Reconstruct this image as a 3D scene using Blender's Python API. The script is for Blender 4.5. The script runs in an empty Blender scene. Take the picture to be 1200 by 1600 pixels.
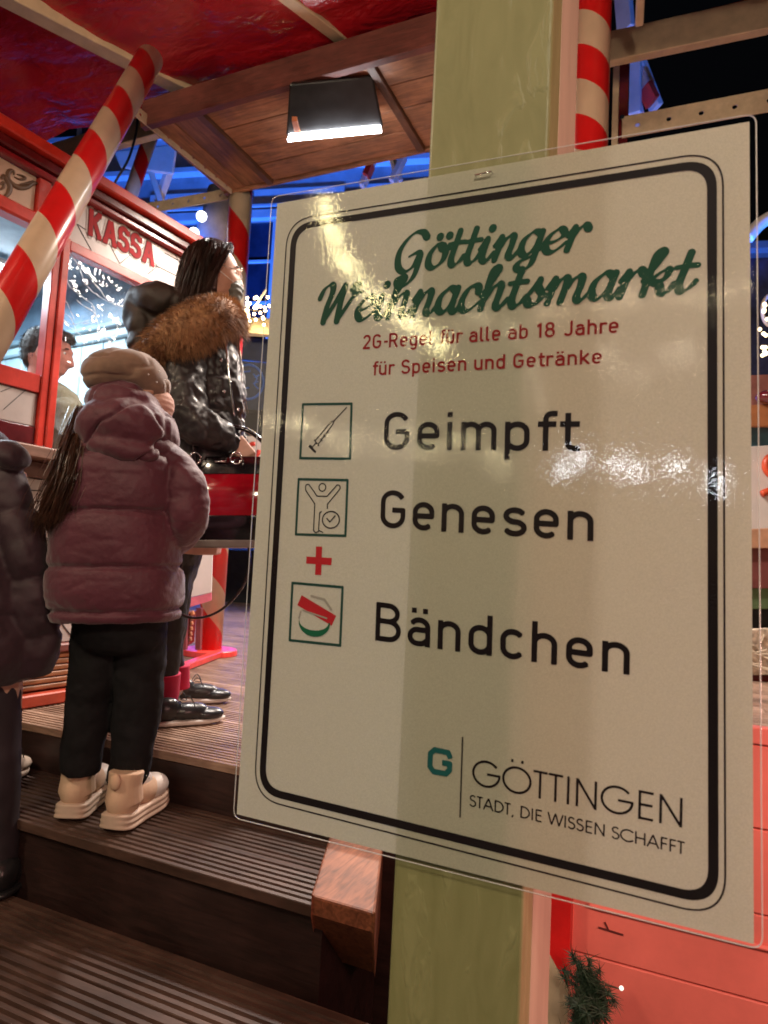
import bpy, bmesh, math, random
import numpy as np
from mathutils import Vector, Matrix, noise
random.seed(7)
V = Vector
R = math.radians
scn = bpy.context.scene
COL = scn.collection

# ------------------------------------------------------------ camera
F_PX = 1050.0
YAW, PITCH, ROLL = R(24.055), R(4.504), R(2.964)
_f = V((-math.sin(YAW) * math.cos(PITCH), math.cos(YAW) * math.cos(PITCH), math.sin(PITCH)))
_r0 = V((math.cos(YAW), math.sin(YAW), 0))
_u0 = _r0.cross(_f)
_r = math.cos(ROLL) * _r0 + math.sin(ROLL) * _u0
_u = -math.sin(ROLL) * _r0 + math.cos(ROLL) * _u0
cam_d = bpy.data.cameras.new('camera')
cam_d.sensor_fit = 'VERTICAL'
cam_d.sensor_height = 36.0
cam_d.lens = F_PX / 1600.0 * 36.0
cam_d.clip_start = 0.02
cam_d.clip_end = 400
cam_d.dof.use_dof = True
cam_d.dof.focus_distance = 0.75
cam_d.dof.aperture_fstop = 14.0
cam = bpy.data.objects.new('camera', cam_d)
COL.objects.link(cam)
cam.matrix_world = Matrix(((_r.x, _u.x, -_f.x, 0), (_r.y, _u.y, -_f.y, 0), (_r.z, _u.z, -_f.z, 0), (0, 0, 0, 1)))
scn.camera = cam

# ------------------------------------------------------------ world, sun, exposure
W = bpy.data.worlds.new('World')
scn.world = W
W.use_nodes = True
nt = W.node_tree
nt.nodes.clear()
sky = nt.nodes.new('ShaderNodeTexSky')
sky.sky_type = 'NISHITA'
sky.sun_disc = False
sky.sun_elevation = R(-4.5)
sky.sun_rotation = R(200)
bg = nt.nodes.new('ShaderNodeBackground')
bg.inputs['Strength'].default_value = 0.12
out = nt.nodes.new('ShaderNodeOutputWorld')
nt.links.new(sky.outputs[0], bg.inputs[0])
nt.links.new(bg.outputs[0], out.inputs[0])
scn.view_settings.view_transform = 'Standard'
scn.view_settings.look = 'None'
scn.view_settings.gamma = 1.0
scn.view_settings.use_curve_mapping = False
scn.view_settings.exposure = 0.65
scn.cycles.max_bounces = 6
scn.cycles.transparent_max_bounces = 12
scn.cycles.sample_clamp_indirect = 12.0
scn.cycles.use_denoising = True

# ------------------------------------------------------------ picture measurements -> metric places
def ray(px, py):
    px, py = float(px), float(py)
    return (px - 600) / F_PX * _r - (py - 800) / F_PX * _u + _f

def at(px, py, d=None, x=None, y=None, z=None, plane=None):
    v = ray(px, py)
    if d is not None: return v * float(d)
    if x is not None: return v * (x / v.x)
    if y is not None: return v * (y / v.y)
    if z is not None: return v * (z / v.z)
    P, n = plane
    return v * (P.dot(n) / v.dot(n))

# ------------------------------------------------------------ materials
_M = {}
def mat(name, col, rough=0.6, metal=0.0, var=0.12, vscale=8.0, stretch=(1, 1, 1), bump=0.0, bscale=60.0, bdist=0.004,
        coat=0.0, emit=None, estr=0.0, sheen=0.0, detail=6.0, spec=0.5, coords='Object'):
    if name in _M: return _M[name]
    m = bpy.data.materials.new(name)
    m.use_nodes = True
    n = m.node_tree.nodes; l = m.node_tree.links
    b = n['Principled BSDF']
    b.inputs['Roughness'].default_value = rough
    b.inputs['Metallic'].default_value = metal
    b.inputs['Coat Weight'].default_value = coat
    b.inputs['Coat Roughness'].default_value = 0.12
    b.inputs['Sheen Weight'].default_value = sheen
    b.inputs['Specular IOR Level'].default_value = spec
    tc = n.new('ShaderNodeTexCoord')
    mp = n.new('ShaderNodeMapping'); mp.inputs['Scale'].default_value = stretch
    l.new(tc.outputs[coords], mp.inputs[0])
    no = n.new('ShaderNodeTexNoise'); no.inputs['Scale'].default_value = vscale; no.inputs['Detail'].default_value = detail
    no.inputs['Roughness'].default_value = 0.62
    l.new(mp.outputs[0], no.inputs['Vector'])
    rp = n.new('ShaderNodeValToRGB')
    c = V(col[:3])
    rp.color_ramp.elements[0].position = 0.3
    rp.color_ramp.elements[1].position = 0.7
    rp.color_ramp.elements[0].color = (*(c * (1 - var * 2)), 1)
    rp.color_ramp.elements[1].color = (*[min(1, q) for q in (c * (1 + var * 2))], 1)
    l.new(no.outputs['Fac'], rp.inputs[0])
    l.new(rp.outputs[0], b.inputs['Base Color'])
    if bump:
        n2 = n.new('ShaderNodeTexNoise'); n2.inputs['Scale'].default_value = bscale; n2.inputs['Detail'].default_value = 5
        l.new(mp.outputs[0], n2.inputs['Vector'])
        bp = n.new('ShaderNodeBump'); bp.inputs['Strength'].default_value = bump; bp.inputs['Distance'].default_value = bdist
        l.new(n2.outputs['Fac'], bp.inputs['Height'])
        l.new(bp.outputs[0], b.inputs['Normal'])
        rr = n.new('ShaderNodeMapRange'); rr.inputs['To Min'].default_value = max(0.03, rough - 0.12); rr.inputs['To Max'].default_value = min(1, rough + 0.15)
        l.new(no.outputs['Fac'], rr.inputs[0]); l.new(rr.outputs[0], b.inputs['Roughness'])
    if emit:
        b.inputs['Emission Color'].default_value = (*emit, 1)
        b.inputs['Emission Strength'].default_value = estr
    _M[name] = m
    return m

def wood(name, col, along='x', rough=0.55, var=0.22, scale=6.0, bump=0.35, knots=True):
    if name in _M: return _M[name]
    m = bpy.data.materials.new(name); m.use_nodes = True
    n = m.node_tree.nodes; l = m.node_tree.links; b = n['Principled BSDF']
    tc = n.new('ShaderNodeTexCoord'); geo = n.new('ShaderNodeObjectInfo')
    mp = n.new('ShaderNodeMapping')
    s = {'x': (0.12, 1, 1), 'y': (1, 0.12, 1), 'z': (1, 1, 0.12)}[along]
    mp.inputs['Scale'].default_value = s
    ad = n.new('ShaderNodeVectorMath'); ad.operation = 'ADD'
    sc = n.new('ShaderNodeVectorMath'); sc.operation = 'SCALE'; sc.inputs[0].default_value = (3.1, 7.7, 5.3)
    l.new(geo.outputs['Random'], sc.inputs['Scale'])
    l.new(tc.outputs['Object'], ad.inputs[0]); l.new(sc.outputs[0], ad.inputs[1])
    l.new(ad.outputs[0], mp.inputs[0])
    no = n.new('ShaderNodeTexNoise'); no.inputs['Scale'].default_value = scale * 9; no.inputs['Detail'].default_value = 8; no.inputs['Distortion'].default_value = 1.2
    l.new(mp.outputs[0], no.inputs['Vector'])
    no2 = n.new('ShaderNodeTexNoise'); no2.inputs['Scale'].default_value = scale * 1.3; no2.inputs['Detail'].default_value = 3
    l.new(ad.outputs[0], no2.inputs['Vector'])
    mx = n.new('ShaderNodeMath'); mx.operation = 'MULTIPLY_ADD'; mx.inputs[1].default_value = 0.6
    m2 = n.new('ShaderNodeMath'); m2.operation = 'MULTIPLY'; m2.inputs[1].default_value = 0.4
    l.new(no2.outputs['Fac'], m2.inputs[0]); l.new(no.outputs['Fac'], mx.inputs[0]); l.new(m2.outputs[0], mx.inputs[2])
    rp = n.new('ShaderNodeValToRGB'); c = V(col)
    rp.color_ramp.elements[0].position = 0.33; rp.color_ramp.elements[0].color = (*(c * (1 - 2 * var)), 1)
    rp.color_ramp.elements[1].position = 0.66; rp.color_ramp.elements[1].color = (*(c * (1 + 2 * var)), 1)
    l.new(mx.outputs[0], rp.inputs[0])
    last = rp.outputs[0]
    if knots:
        vo = n.new('ShaderNodeTexVoronoi'); vo.inputs['Scale'].default_value = 3.2
        mk = n.new('ShaderNodeMapping'); mk.inputs['Scale'].default_value = tuple(max(q * 4, .5) if q < 1 else 1 for q in s)
        l.new(ad.outputs[0], mk.inputs[0]); l.new(mk.outputs[0], vo.inputs['Vector'])
        kr = n.new('ShaderNodeValToRGB'); kr.color_ramp.elements[0].position = 0.03; kr.color_ramp.elements[1].position = 0.13
        kr.color_ramp.elements[0].color = (.25, .2, .18, 1)
        l.new(vo.outputs['Distance'], kr.inputs[0])
        mm = n.new('ShaderNodeMix'); mm.data_type = 'RGBA'; mm.blend_type = 'MULTIPLY'; mm.inputs[0].default_value = 0.85
        l.new(last, mm.inputs[6]); l.new(kr.outputs[0], mm.inputs[7]); last = mm.outputs[2]
    dn = n.new('ShaderNodeTexNoise'); dn.inputs['Scale'].default_value = 2.6; dn.inputs['Detail'].default_value = 9; dn.inputs['Roughness'].default_value = .7
    l.new(tc.outputs['Object'], dn.inputs['Vector'])
    dr = n.new('ShaderNodeValToRGB'); dr.color_ramp.elements[0].position = .40; dr.color_ramp.elements[1].position = .62
    dr.color_ramp.elements[0].color = (.62, .58, .56, 1); dr.color_ramp.elements[1].color = (1.0, 1.0, 1.0, 1)
    l.new(dn.outputs['Fac'], dr.inputs[0])
    dm = n.new('ShaderNodeMix'); dm.data_type = 'RGBA'; dm.blend_type = 'MULTIPLY'; dm.inputs[0].default_value = .9
    l.new(last, dm.inputs[6]); l.new(dr.outputs[0], dm.inputs[7]); last = dm.outputs[2]
    rm = n.new('ShaderNodeMapRange'); rm.inputs['To Min'].default_value = max(.1, rough - .2); rm.inputs['To Max'].default_value = min(1, rough + .2)
    l.new(dn.outputs['Fac'], rm.inputs[0]); l.new(rm.outputs[0], b.inputs['Roughness'])
    hv = n.new('ShaderNodeHueSaturation')
    mr = n.new('ShaderNodeMapRange'); mr.inputs['To Min'].default_value = 0.78; mr.inputs['To Max'].default_value = 1.2
    l.new(geo.outputs['Random'], mr.inputs[0]); l.new(mr.outputs[0], hv.inputs['Value']); l.new(last, hv.inputs['Color'])
    l.new(hv.outputs[0], b.inputs['Base Color'])
    bp = n.new('ShaderNodeBump'); bp.inputs['Strength'].default_value = bump; bp.inputs['Distance'].default_value = 0.003
    l.new(no.outputs['Fac'], bp.inputs['Height']); l.new(bp.outputs[0], b.inputs['Normal'])
    _M[name] = m
    return m

def candy(name, red, white, pitch, rough=0.3, twist=1.0, phase=0.0):
    if name in _M: return _M[name]
    m = mat(name, (1, 1, 1), rough=rough, coat=0.3)
    n = m.node_tree.nodes; l = m.node_tree.links; b = n['Principled BSDF']
    tc = n.new('ShaderNodeTexCoord'); sp = n.new('ShaderNodeSeparateXYZ'); l.new(tc.outputs['Object'], sp.inputs[0])
    a2 = n.new('ShaderNodeMath'); a2.operation = 'ARCTAN2'; l.new(sp.outputs[1], a2.inputs[0]); l.new(sp.outputs[0], a2.inputs[1])
    q = n.new('ShaderNodeMath'); q.operation = 'MULTIPLY'; q.inputs[1].default_value = twist / (2 * math.pi); l.new(a2.outputs[0], q.inputs[0])
    z = n.new('ShaderNodeMath'); z.operation = 'MULTIPLY_ADD'; z.inputs[1].default_value = 1 / pitch; l.new(sp.outputs[2], z.inputs[0]); l.new(q.outputs[0], z.inputs[2])
    p = n.new('ShaderNodeMath'); p.operation = 'ADD'; p.inputs[1].default_value = phase; l.new(z.outputs[0], p.inputs[0])
    fr = n.new('ShaderNodeMath'); fr.operation = 'FRACT'; l.new(p.outputs[0], fr.inputs[0])
    gt = n.new('ShaderNodeMath'); gt.operation = 'GREATER_THAN'; gt.inputs[1].default_value = 0.5; l.new(fr.outputs[0], gt.inputs[0])
    no = n.new('ShaderNodeTexNoise'); no.inputs['Scale'].default_value = 14; no.inputs['Detail'].default_value = 8; l.new(tc.outputs['Object'], no.inputs['Vector'])
    mx = n.new('ShaderNodeMix'); mx.data_type = 'RGBA'; mx.inputs[6].default_value = (*white, 1); mx.inputs[7].default_value = (*red, 1)
    l.new(gt.outputs[0], mx.inputs[0])
    hs = n.new('ShaderNodeHueSaturation'); mr = n.new('ShaderNodeMapRange'); mr.inputs['To Min'].default_value = 0.75; mr.inputs['To Max'].default_value = 1.15
    l.new(no.outputs['Fac'], mr.inputs[0]); l.new(mr.outputs[0], hs.inputs['Value']); l.new(mx.outputs[2], hs.inputs['Color'])
    l.new(hs.outputs[0], b.inputs['Base Color'])
    return m

# ------------------------------------------------------------ object helpers
def link(name, me, m=None, parent=None, smooth=False, loc=None):
    if smooth:
        for p in me.polygons: p.use_smooth = True
    o = bpy.data.objects.new(name, me)
    COL.objects.link(o)
    if m is not None and not me.materials:
        me.materials.append(m)
    if parent is not None:
        o.parent = parent
        o.matrix_parent_inverse = Matrix.Translation(-V(parent.get('_loc', parent.location)))
    return o

def mesh(name, vs, fs, m=None, parent=None, smooth=False, sharp=None):
    me = bpy.data.meshes.new(name)
    me.from_pydata([tuple(v) for v in vs], [], fs)
    me.update()
    return link(name, me, m, parent, smooth)

def empty(name, loc, label=None, cat=None, group=None, kind=None):
    o = bpy.data.objects.new(name, None)
    o.empty_display_size = 0.1
    o.location = loc
    COL.objects.link(o)
    return tag(o, label, cat, group, kind)

def tag(o, label=None, cat=None, group=None, kind=None):
    if label: o['label'] = label
    if cat: o['category'] = cat
    if group: o['group'] = group
    if kind: o['kind'] = kind
    return o

class MB:
    """collects shapes for one mesh"""
    def __init__(s): s.v = []; s.f = []
    def add(s, vs, fs):
        k = len(s.v); s.v += [V(v) for v in vs]; s.f += [tuple(i + k for i in f) for f in fs]; return s
    def box(s, a, b):
        (x0, y0, z0), (x1, y1, z1) = a, b
        x0, x1 = sorted((x0, x1)); y0, y1 = sorted((y0, y1)); z0, z1 = sorted((z0, z1))
        return s.add([(x0, y0, z0), (x1, y0, z0), (x1, y1, z0), (x0, y1, z0), (x0, y0, z1), (x1, y0, z1), (x1, y1, z1), (x0, y1, z1)],
                     [(0, 3, 2, 1), (4, 5, 6, 7), (0, 1, 5, 4), (1, 2, 6, 5), (2, 3, 7, 6), (3, 0, 4, 7)])
    def obox(s, c, ex, ey, ez):
        """box from centre and three half-extent vectors"""
        c, ex, ey, ez = V(c), V(ex), V(ey), V(ez)
        if ex.cross(ey).dot(ez) < 0: ey = -ey
        vs = [c + i * ex + j * ey + k * ez for k in (-1, 1) for j, i in ((-1, -1), (-1, 1), (1, 1), (1, -1))]
        return s.add(vs, [(0, 3, 2, 1), (4, 5, 6, 7), (0, 1, 5, 4), (1, 2, 6, 5), (2, 3, 7, 6), (3, 0, 4, 7)])
    def bar(s, p0, p1, w, h, up=(0, 0, 1)):
        p0, p1 = V(p0), V(p1); d = p1 - p0; t = d.normalized(); side = t.cross(V(up)).normalized(); u = side.cross(t)
        return s.obox((p0 + p1) / 2, d / 2, side * w / 2, u * h / 2)
    def tube(s, pts, rad, n=8, cap=True, squash=None):
        pts = [V(p) for p in pts]; k = len(s.v); m = len(pts)
        rad = rad if isinstance(rad, (list, tuple)) else [rad] * m
        t = (pts[1] - pts[0]).normalized()
        a = t.orthogonal().normalized(); prev = t
        for i, p in enumerate(pts):
            t = (pts[min(i + 1, m - 1)] - pts[max(i - 1, 0)]).normalized()
            q = prev.rotation_difference(t); a = q @ a; a = (a - t * a.dot(t)).normalized(); b = t.cross(a); prev = t
            for j in range(n):
                w = 2 * math.pi * j / n
                s.v.append(p + rad[i] * (math.cos(w) * a + math.sin(w) * b))
        for i in range(m - 1):
            for j in range(n):
                s.f.append((k + i * n + j, k + i * n + (j + 1) % n, k + (i + 1) * n + (j + 1) % n, k + (i + 1) * n + j))
        if cap:
            s.f.append(tuple(k + j for j in range(n))[::-1]); s.f.append(tuple(k + (m - 1) * n + j for j in range(n)))
        return s
    def ell(s, c, ax, n=20, m=12, rot=None):
        c = V(c); k = len(s.v); rot = rot or Matrix.Identity(3)
        for i in range(m + 1):
            th = math.pi * i / m
            for j in range(n):
                w = 2 * math.pi * j / n
                s.v.append(c + rot @ V((ax[0] * math.sin(th) * math.cos(w), ax[1] * math.sin(th) * math.sin(w), ax[2] * math.cos(th))))
        for i in range(m):
            for j in range(n):
                s.f.append((k + i * n + j, k + (i + 1) * n + j, k + (i + 1) * n + (j + 1) % n, k + i * n + (j + 1) % n))
        return s
    def build(s, name, m=None, parent=None, smooth=False, bevel=0.0, seg=1):
        o = mesh(name, s.v, s.f, m, parent, smooth)
        if bevel:
            b = o.modifiers.new('bevel', 'BEVEL'); b.width = bevel; b.segments = seg; b.limit_method = 'ANGLE'; b.angle_limit = R(40)
        return o

def fuse(mb, name, m, parent, voxel=0.005, smooth=4, disp=None):
    """closed shapes melted into ONE continuous skin"""
    me = bpy.data.meshes.new('tmp'); me.from_pydata([tuple(v) for v in mb.v], [], mb.f); me.update()
    o = bpy.data.objects.new('tmp', me); COL.objects.link(o)
    r = o.modifiers.new('r', 'REMESH'); r.mode = 'VOXEL'; r.voxel_size = voxel; r.adaptivity = 0
    if smooth:
        q = o.modifiers.new('s', 'SMOOTH'); q.factor = 0.5; q.iterations = smooth
    dg = bpy.context.evaluated_depsgraph_get()
    dg.update()
    ev = o.evaluated_get(dg)
    nm = bpy.data.meshes.new_from_object(ev)
    bpy.data.objects.remove(o)
    nm.name = name
    if disp:
        nrm = [v.normal.copy() for v in nm.vertices]
        for v, nn in zip(nm.vertices, nrm):
            v.co = v.co + nn * disp(v.co)
    nm.materials.clear()
    return link(name, nm, m, parent, True)

def crom(vals, t):
    """Catmull-Rom over a list of tuples, t in [0, len-1]"""
    n = len(vals); i = min(int(t), n - 2); u = t - i
    p = [np.array(vals[min(max(i + k, 0), n - 1)], float) for k in (-1, 0, 1, 2)]
    return 0.5 * ((2 * p[1]) + (-p[0] + p[2]) * u + (2 * p[0] - 5 * p[1] + 4 * p[2] - p[3]) * u * u + (-p[0] + 3 * p[1] - 3 * p[2] + p[3]) * u ** 3)

def spline(pts, k=6):
    n = len(pts)
    return [V(crom(pts, (n - 1) * i / (k * (n - 1)))) for i in range(k * (n - 1) + 1)]

def wrinkle(co, amp, sc):
    return amp * noise.noise(co * sc) + amp * .5 * noise.noise(co * sc * 2.3 + V((5, 1, 2)))

# ------------------------------------------------------------ flat lettering: strokes -> outline mesh (no overlapping faces)
class Ink:
    def __init__(s, x0, x1, y0, y1, cell):
        s.x0, s.y0, s.c = x0, y0, cell
        s.nx = int((x1 - x0) / cell) + 2; s.ny = int((y1 - y0) / cell) + 2
        s.F = np.full((s.ny, s.nx), 9.0)
    def _win(s, xa, xb, ya, yb):
        i0 = max(0, int((xa - s.x0) / s.c) - 1); i1 = min(s.nx, int((xb - s.x0) / s.c) + 3)
        j0 = max(0, int((ya - s.y0) / s.c) - 1); j1 = min(s.ny, int((yb - s.y0) / s.c) + 3)
        if i1 <= i0 or j1 <= j0: return None
        X, Y = np.meshgrid(s.x0 + np.arange(i0, i1) * s.c, s.y0 + np.arange(j0, j1) * s.c)
        return (slice(j0, j1), slice(i0, i1)), X, Y
    def dot(s, x, y, r):
        w = s._win(x - r, x + r, y - r, y + r)
        if w: s.F[w[0]] = np.minimum(s.F[w[0]], np.hypot(w[1] - x, w[2] - y) - r)
    def seg(s, a, b, r):
        L = math.hypot(b[0] - a[0], b[1] - a[1])
        if L < 1e-9: return
        w = s._win(min(a[0], b[0]) - r, max(a[0], b[0]) + r, min(a[1], b[1]) - r, max(a[1], b[1]) + r)
        if not w: return
        tx, ty = (b[0] - a[0]) / L, (b[1] - a[1]) / L
        ax = (w[1] - a[0]) * tx + (w[2] - a[1]) * ty; pe = abs(-(w[1] - a[0]) * ty + (w[2] - a[1]) * tx)
        s.F[w[0]] = np.minimum(s.F[w[0]], np.maximum(pe - r, np.maximum(-ax, ax - L)))
    def path(s, P, r, rnd=False):
        for i in range(len(P) - 1): s.seg(P[i], P[i + 1], r)
        for p in (P if rnd else P[1:-1]): s.dot(p[0], p[1], r)
    def brush(s, P, rs):
        for p, r in zip(P, rs): s.dot(p[0], p[1], r)
    def poly(s, P):
        xs = [p[0] for p in P]; ys = [p[1] for p in P]
        w = s._win(min(xs), max(xs), min(ys), max(ys))
        if not w: return
        X, Y = w[1], w[2]; ins = np.zeros(X.shape, bool); dd = np.full(X.shape, 9.0)
        for i in range(len(P)):
            a, b = P[i], P[(i + 1) % len(P)]
            c = ((a[1] > Y) != (b[1] > Y))
            with np.errstate(divide='ignore', invalid='ignore'):
                xi = (b[0] - a[0]) * (Y - a[1]) / ((b[1] - a[1]) or 1e-12) + a[0]
            ins ^= c & (X < xi)
            ex, ey = b[0] - a[0], b[1] - a[1]; t = np.clip(((X - a[0]) * ex + (Y - a[1]) * ey) / (ex * ex + ey * ey + 1e-15), 0, 1)
            dd = np.minimum(dd, np.hypot(X - a[0] - t * ex, Y - a[1] - t * ey))
        s.F[w[0]] = np.minimum(s.F[w[0]], np.where(ins, -dd, dd))
    def cut(s, other): s.F = np.maximum(s.F, -other.F)
    def mesh2d(s):
        F = s.F; ny, nx = F.shape; vs = []; fs = []; cache = {}
        def gp(i, j):
            k = ('g', i, j)
            if k not in cache: cache[k] = len(vs); vs.append((s.x0 + i * s.c, s.y0 + j * s.c))
            return cache[k]
        def ep(i, j, i2, j2):
            k = (i, j, i2, j2)
            if k not in cache:
                a, b = F[j, i], F[j2, i2]; t = a / (a - b)
                cache[k] = len(vs); vs.append((s.x0 + (i + (i2 - i) * t) * s.c, s.y0 + (j + (j2 - j) * t) * s.c))
            return cache[k]
        ins = F < 0
        cnt = ins[:-1, :-1].astype(int) + ins[1:, :-1] + ins[:-1, 1:] + ins[1:, 1:]
        for j in range(ny - 1):
            row = cnt[j]; idx = np.nonzero(row)[0]; k = 0
            while k < len(idx):
                i = idx[k]
                if row[i] == 4:
                    e = i
                    while e + 1 < nx - 1 and row[e + 1] == 4: e += 1
                    fs.append((gp(i, j), gp(e + 1, j), gp(e + 1, j + 1), gp(i, j + 1)))
                    k += e - i + 1; continue
                c = [(i, j), (i + 1, j), (i + 1, j + 1), (i, j + 1)]; poly = []
                for q in range(4):
                    a, b = c[q], c[(q + 1) % 4]; ia, ib = ins[a[1], a[0]], ins[b[1], b[0]]
                    if ia: poly.append(gp(*a))
                    if ia != ib:
                        lo, hi = (a, b) if a < b else (b, a); poly.append(ep(*lo, *hi))
                if len(poly) >= 3: fs.append(tuple(poly))
                k += 1
        return vs, fs

def arc(cx, cy, rx, ry, a0, a1, n=None):
    n = n or max(3, int(abs(a1 - a0) / 12))
    return [(cx + rx * math.cos(R(a0 + (a1 - a0) * i / n)), cy + ry * math.sin(R(a0 + (a1 - a0) * i / n))) for i in range(n + 1)]

def din():
    """straight technical sans, cap height 1: glyph = (advance, strokes)"""
    h = .065; X = .735; T = 1 - h; B = h; XT = X - h; G = {}
    w = .40
    l, r = h + .03, h + .03 + w; m = (l + r) / 2; q = w / 2
    A = r + h + .13
    G[' '] = (.34, [])
    bowlfull = lambda: arc(m, XT - q, q, q, 0, 180) + arc(m, B + q, q, q, 180, 360) + [(r, XT - q)]
    G['n'] = (A, [[(l, 0), (l, X)], [(l, XT - q - .02)] + arc(m, XT - q, q, q, 180, 0) + [(r, 0)]])
    G['h'] = (A, [[(l, 0), (l, 1)], [(l, XT - q - .02)] + arc(m, XT - q, q, q, 180, 0) + [(r, 0)]])
    G['r'] = (A - .17, [[(l, 0), (l, X)], [(l, XT - q - .02)] + arc(m, XT - q, q, q, 180, 50)])
    G['u'] = (A, [[(l, X), (l, B + q)] + arc(m, B + q, q, q, 180, 360) , [(r, 0), (r, X)]])
    G['ü'] = (A, G['u'][1] + [[(l + .07, .84), (l + .07, .97)], [(r - .07, .84), (r - .07, .97)]])
    w2 = .33; l2, r2 = l, l + w2; r3 = r2 + w2; q2 = w2 / 2
    G['m'] = (r3 + h + .13, [[(l, 0), (l, X)], [(l, XT - q2)] + arc(l + q2, XT - q2, q2, q2, 180, 0) + [(r2, 0)], [(r2, XT - q2)] + arc(r2 + q2, XT - q2, q2, q2, 180, 0) + [(r3, 0)]])
    G['e'] = (A, [[(l + .03, .37), (r, .37), (r, XT - q)] + arc(m, XT - q, q, q, 0, 180) + [(l, B + q)] + arc(m, B + q, q, q, 180, 318)])
    G['a'] = (A, [arc(m, XT - q, q, q, 150, 0) + [(r, 0)], [(r, .42), (l + .14, .42)] + arc(l + .16, B + .18, .175, .178, 90, 270) + [(m, B)] + arc(m, B + q, q, q, 270, 330)])
    G['ä'] = (A, G['a'][1] + [[(l + .07, .84), (l + .07, .97)], [(r - .07, .84), (r - .07, .97)]])
    G['d'] = (A, [bowlfull(), [(r, 0), (r, 1)]])
    G['b'] = (A, [bowlfull(), [(l, 0), (l, 1)]])
    G['p'] = (A, [bowlfull(), [(l, -.24), (l, X)]])
    G['g'] = (A, [bowlfull(), [(r, X), (r, -.22 + q)] + arc(m, -.2 + q, q, q, 0, -140)])
    G['c'] = (A - .04, [arc(m, XT - q, q, q, 35, 180) + arc(m, B + q, q, q, 180, 325)])
    sy = (XT - B) / 4
    G['s'] = (A - .03, [arc(m, XT - sy, q * .95, sy, 25, 180) + arc(m, XT - sy, q * .95, sy, 180, 265) [1:] + arc(m, B + sy, q, sy, 85, -155)])
    G['k'] = (A - .02, [[(l, 0), (l, 1)], [(r + .02, X), (l, .28)], [(l + .13, .40), (r + .05, 0)]])
    G['i'] = (2 * l + .12, [[(l, 0), (l, X)], [(l, .86), (l, .99)]])
    G['l'] = (2 * l + .20, [[(l, 1), (l, B + .11)] + arc(l + .11, B + .11, .11, .11, 180, 270) + [(l + .17, B)]])
    G['t'] = (.46, [[(l + .09, .95), (l + .09, B + .13)] + arc(l + .22, B + .13, .13, .13, 180, 270) + [(l + .33, B)], [(l - .07, XT), (l + .32, XT)]])
    G['f'] = (.44, [[(l + .09, 0), (l + .09, T - .13)] + arc(l + .22, T - .13, .13, .13, 180, 90) + [(l + .32, T)], [(l - .07, XT), (l + .30, XT)]])
    W = .50; L_, R_ = l, l + W; M_ = (L_ + R_) / 2; Q = W / 2; CA = R_ + h + .14
    G['G'] = (CA, [arc(M_, T - Q, Q, Q, 25, 180) + arc(M_, B + Q, Q, Q, 180, 360) + [(R_, .48), (M_ - .02, .48)]])
    G['R'] = (CA, [[(L_, 0), (L_, 1)], [(L_, T), (R_ - .24, T)] + arc(R_ - .24, T - .23, .24, .23, 90, -90) + [(L_, T - .46)], [(M_ + .02, T - .46), (R_ + .02, 0)]])
    G['B'] = (CA, [[(L_, 0), (L_, 1)], [(L_, T), (R_ - .25, T)] + arc(R_ - .25, T - .205, .22, .205, 90, -90) + [(L_, T - .41)], [(L_, T - .41), (R_ - .23, T - .41)] + arc(R_ - .23, (T - .41 + B) / 2, .24, (T - .41 - B) / 2, 90, -90) + [(L_, B)]])
    G['S'] = (CA - .03, [arc(M_, T - .21, Q * .9, .21, 20, 265) + arc(M_, B + .225, Q, .225, 85, -160)])
    G['J'] = (CA - .08, [[(R_ - .08, 1), (R_ - .08, B + .2)] + arc(R_ - .28, B + .2, .2, .2, 0, -150)])
    G['2'] = (CA - .04, [arc(M_, T - .23, .22, .23, 165, -35) + [(L_ + .02, B), (R_, B)]])
    G['1'] = (.52, [[(.30, 0), (.30, 1)], [(.31, T), (.10, .74)]])
    G['8'] = (CA - .03, [arc(M_, T - .2, .2, .2, 0, 360), arc(M_, B + .23, .235, .235, 0, 360)])
    G['-'] = (.42, [[(.07, .43), (.36, .43)]])
    return G

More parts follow.
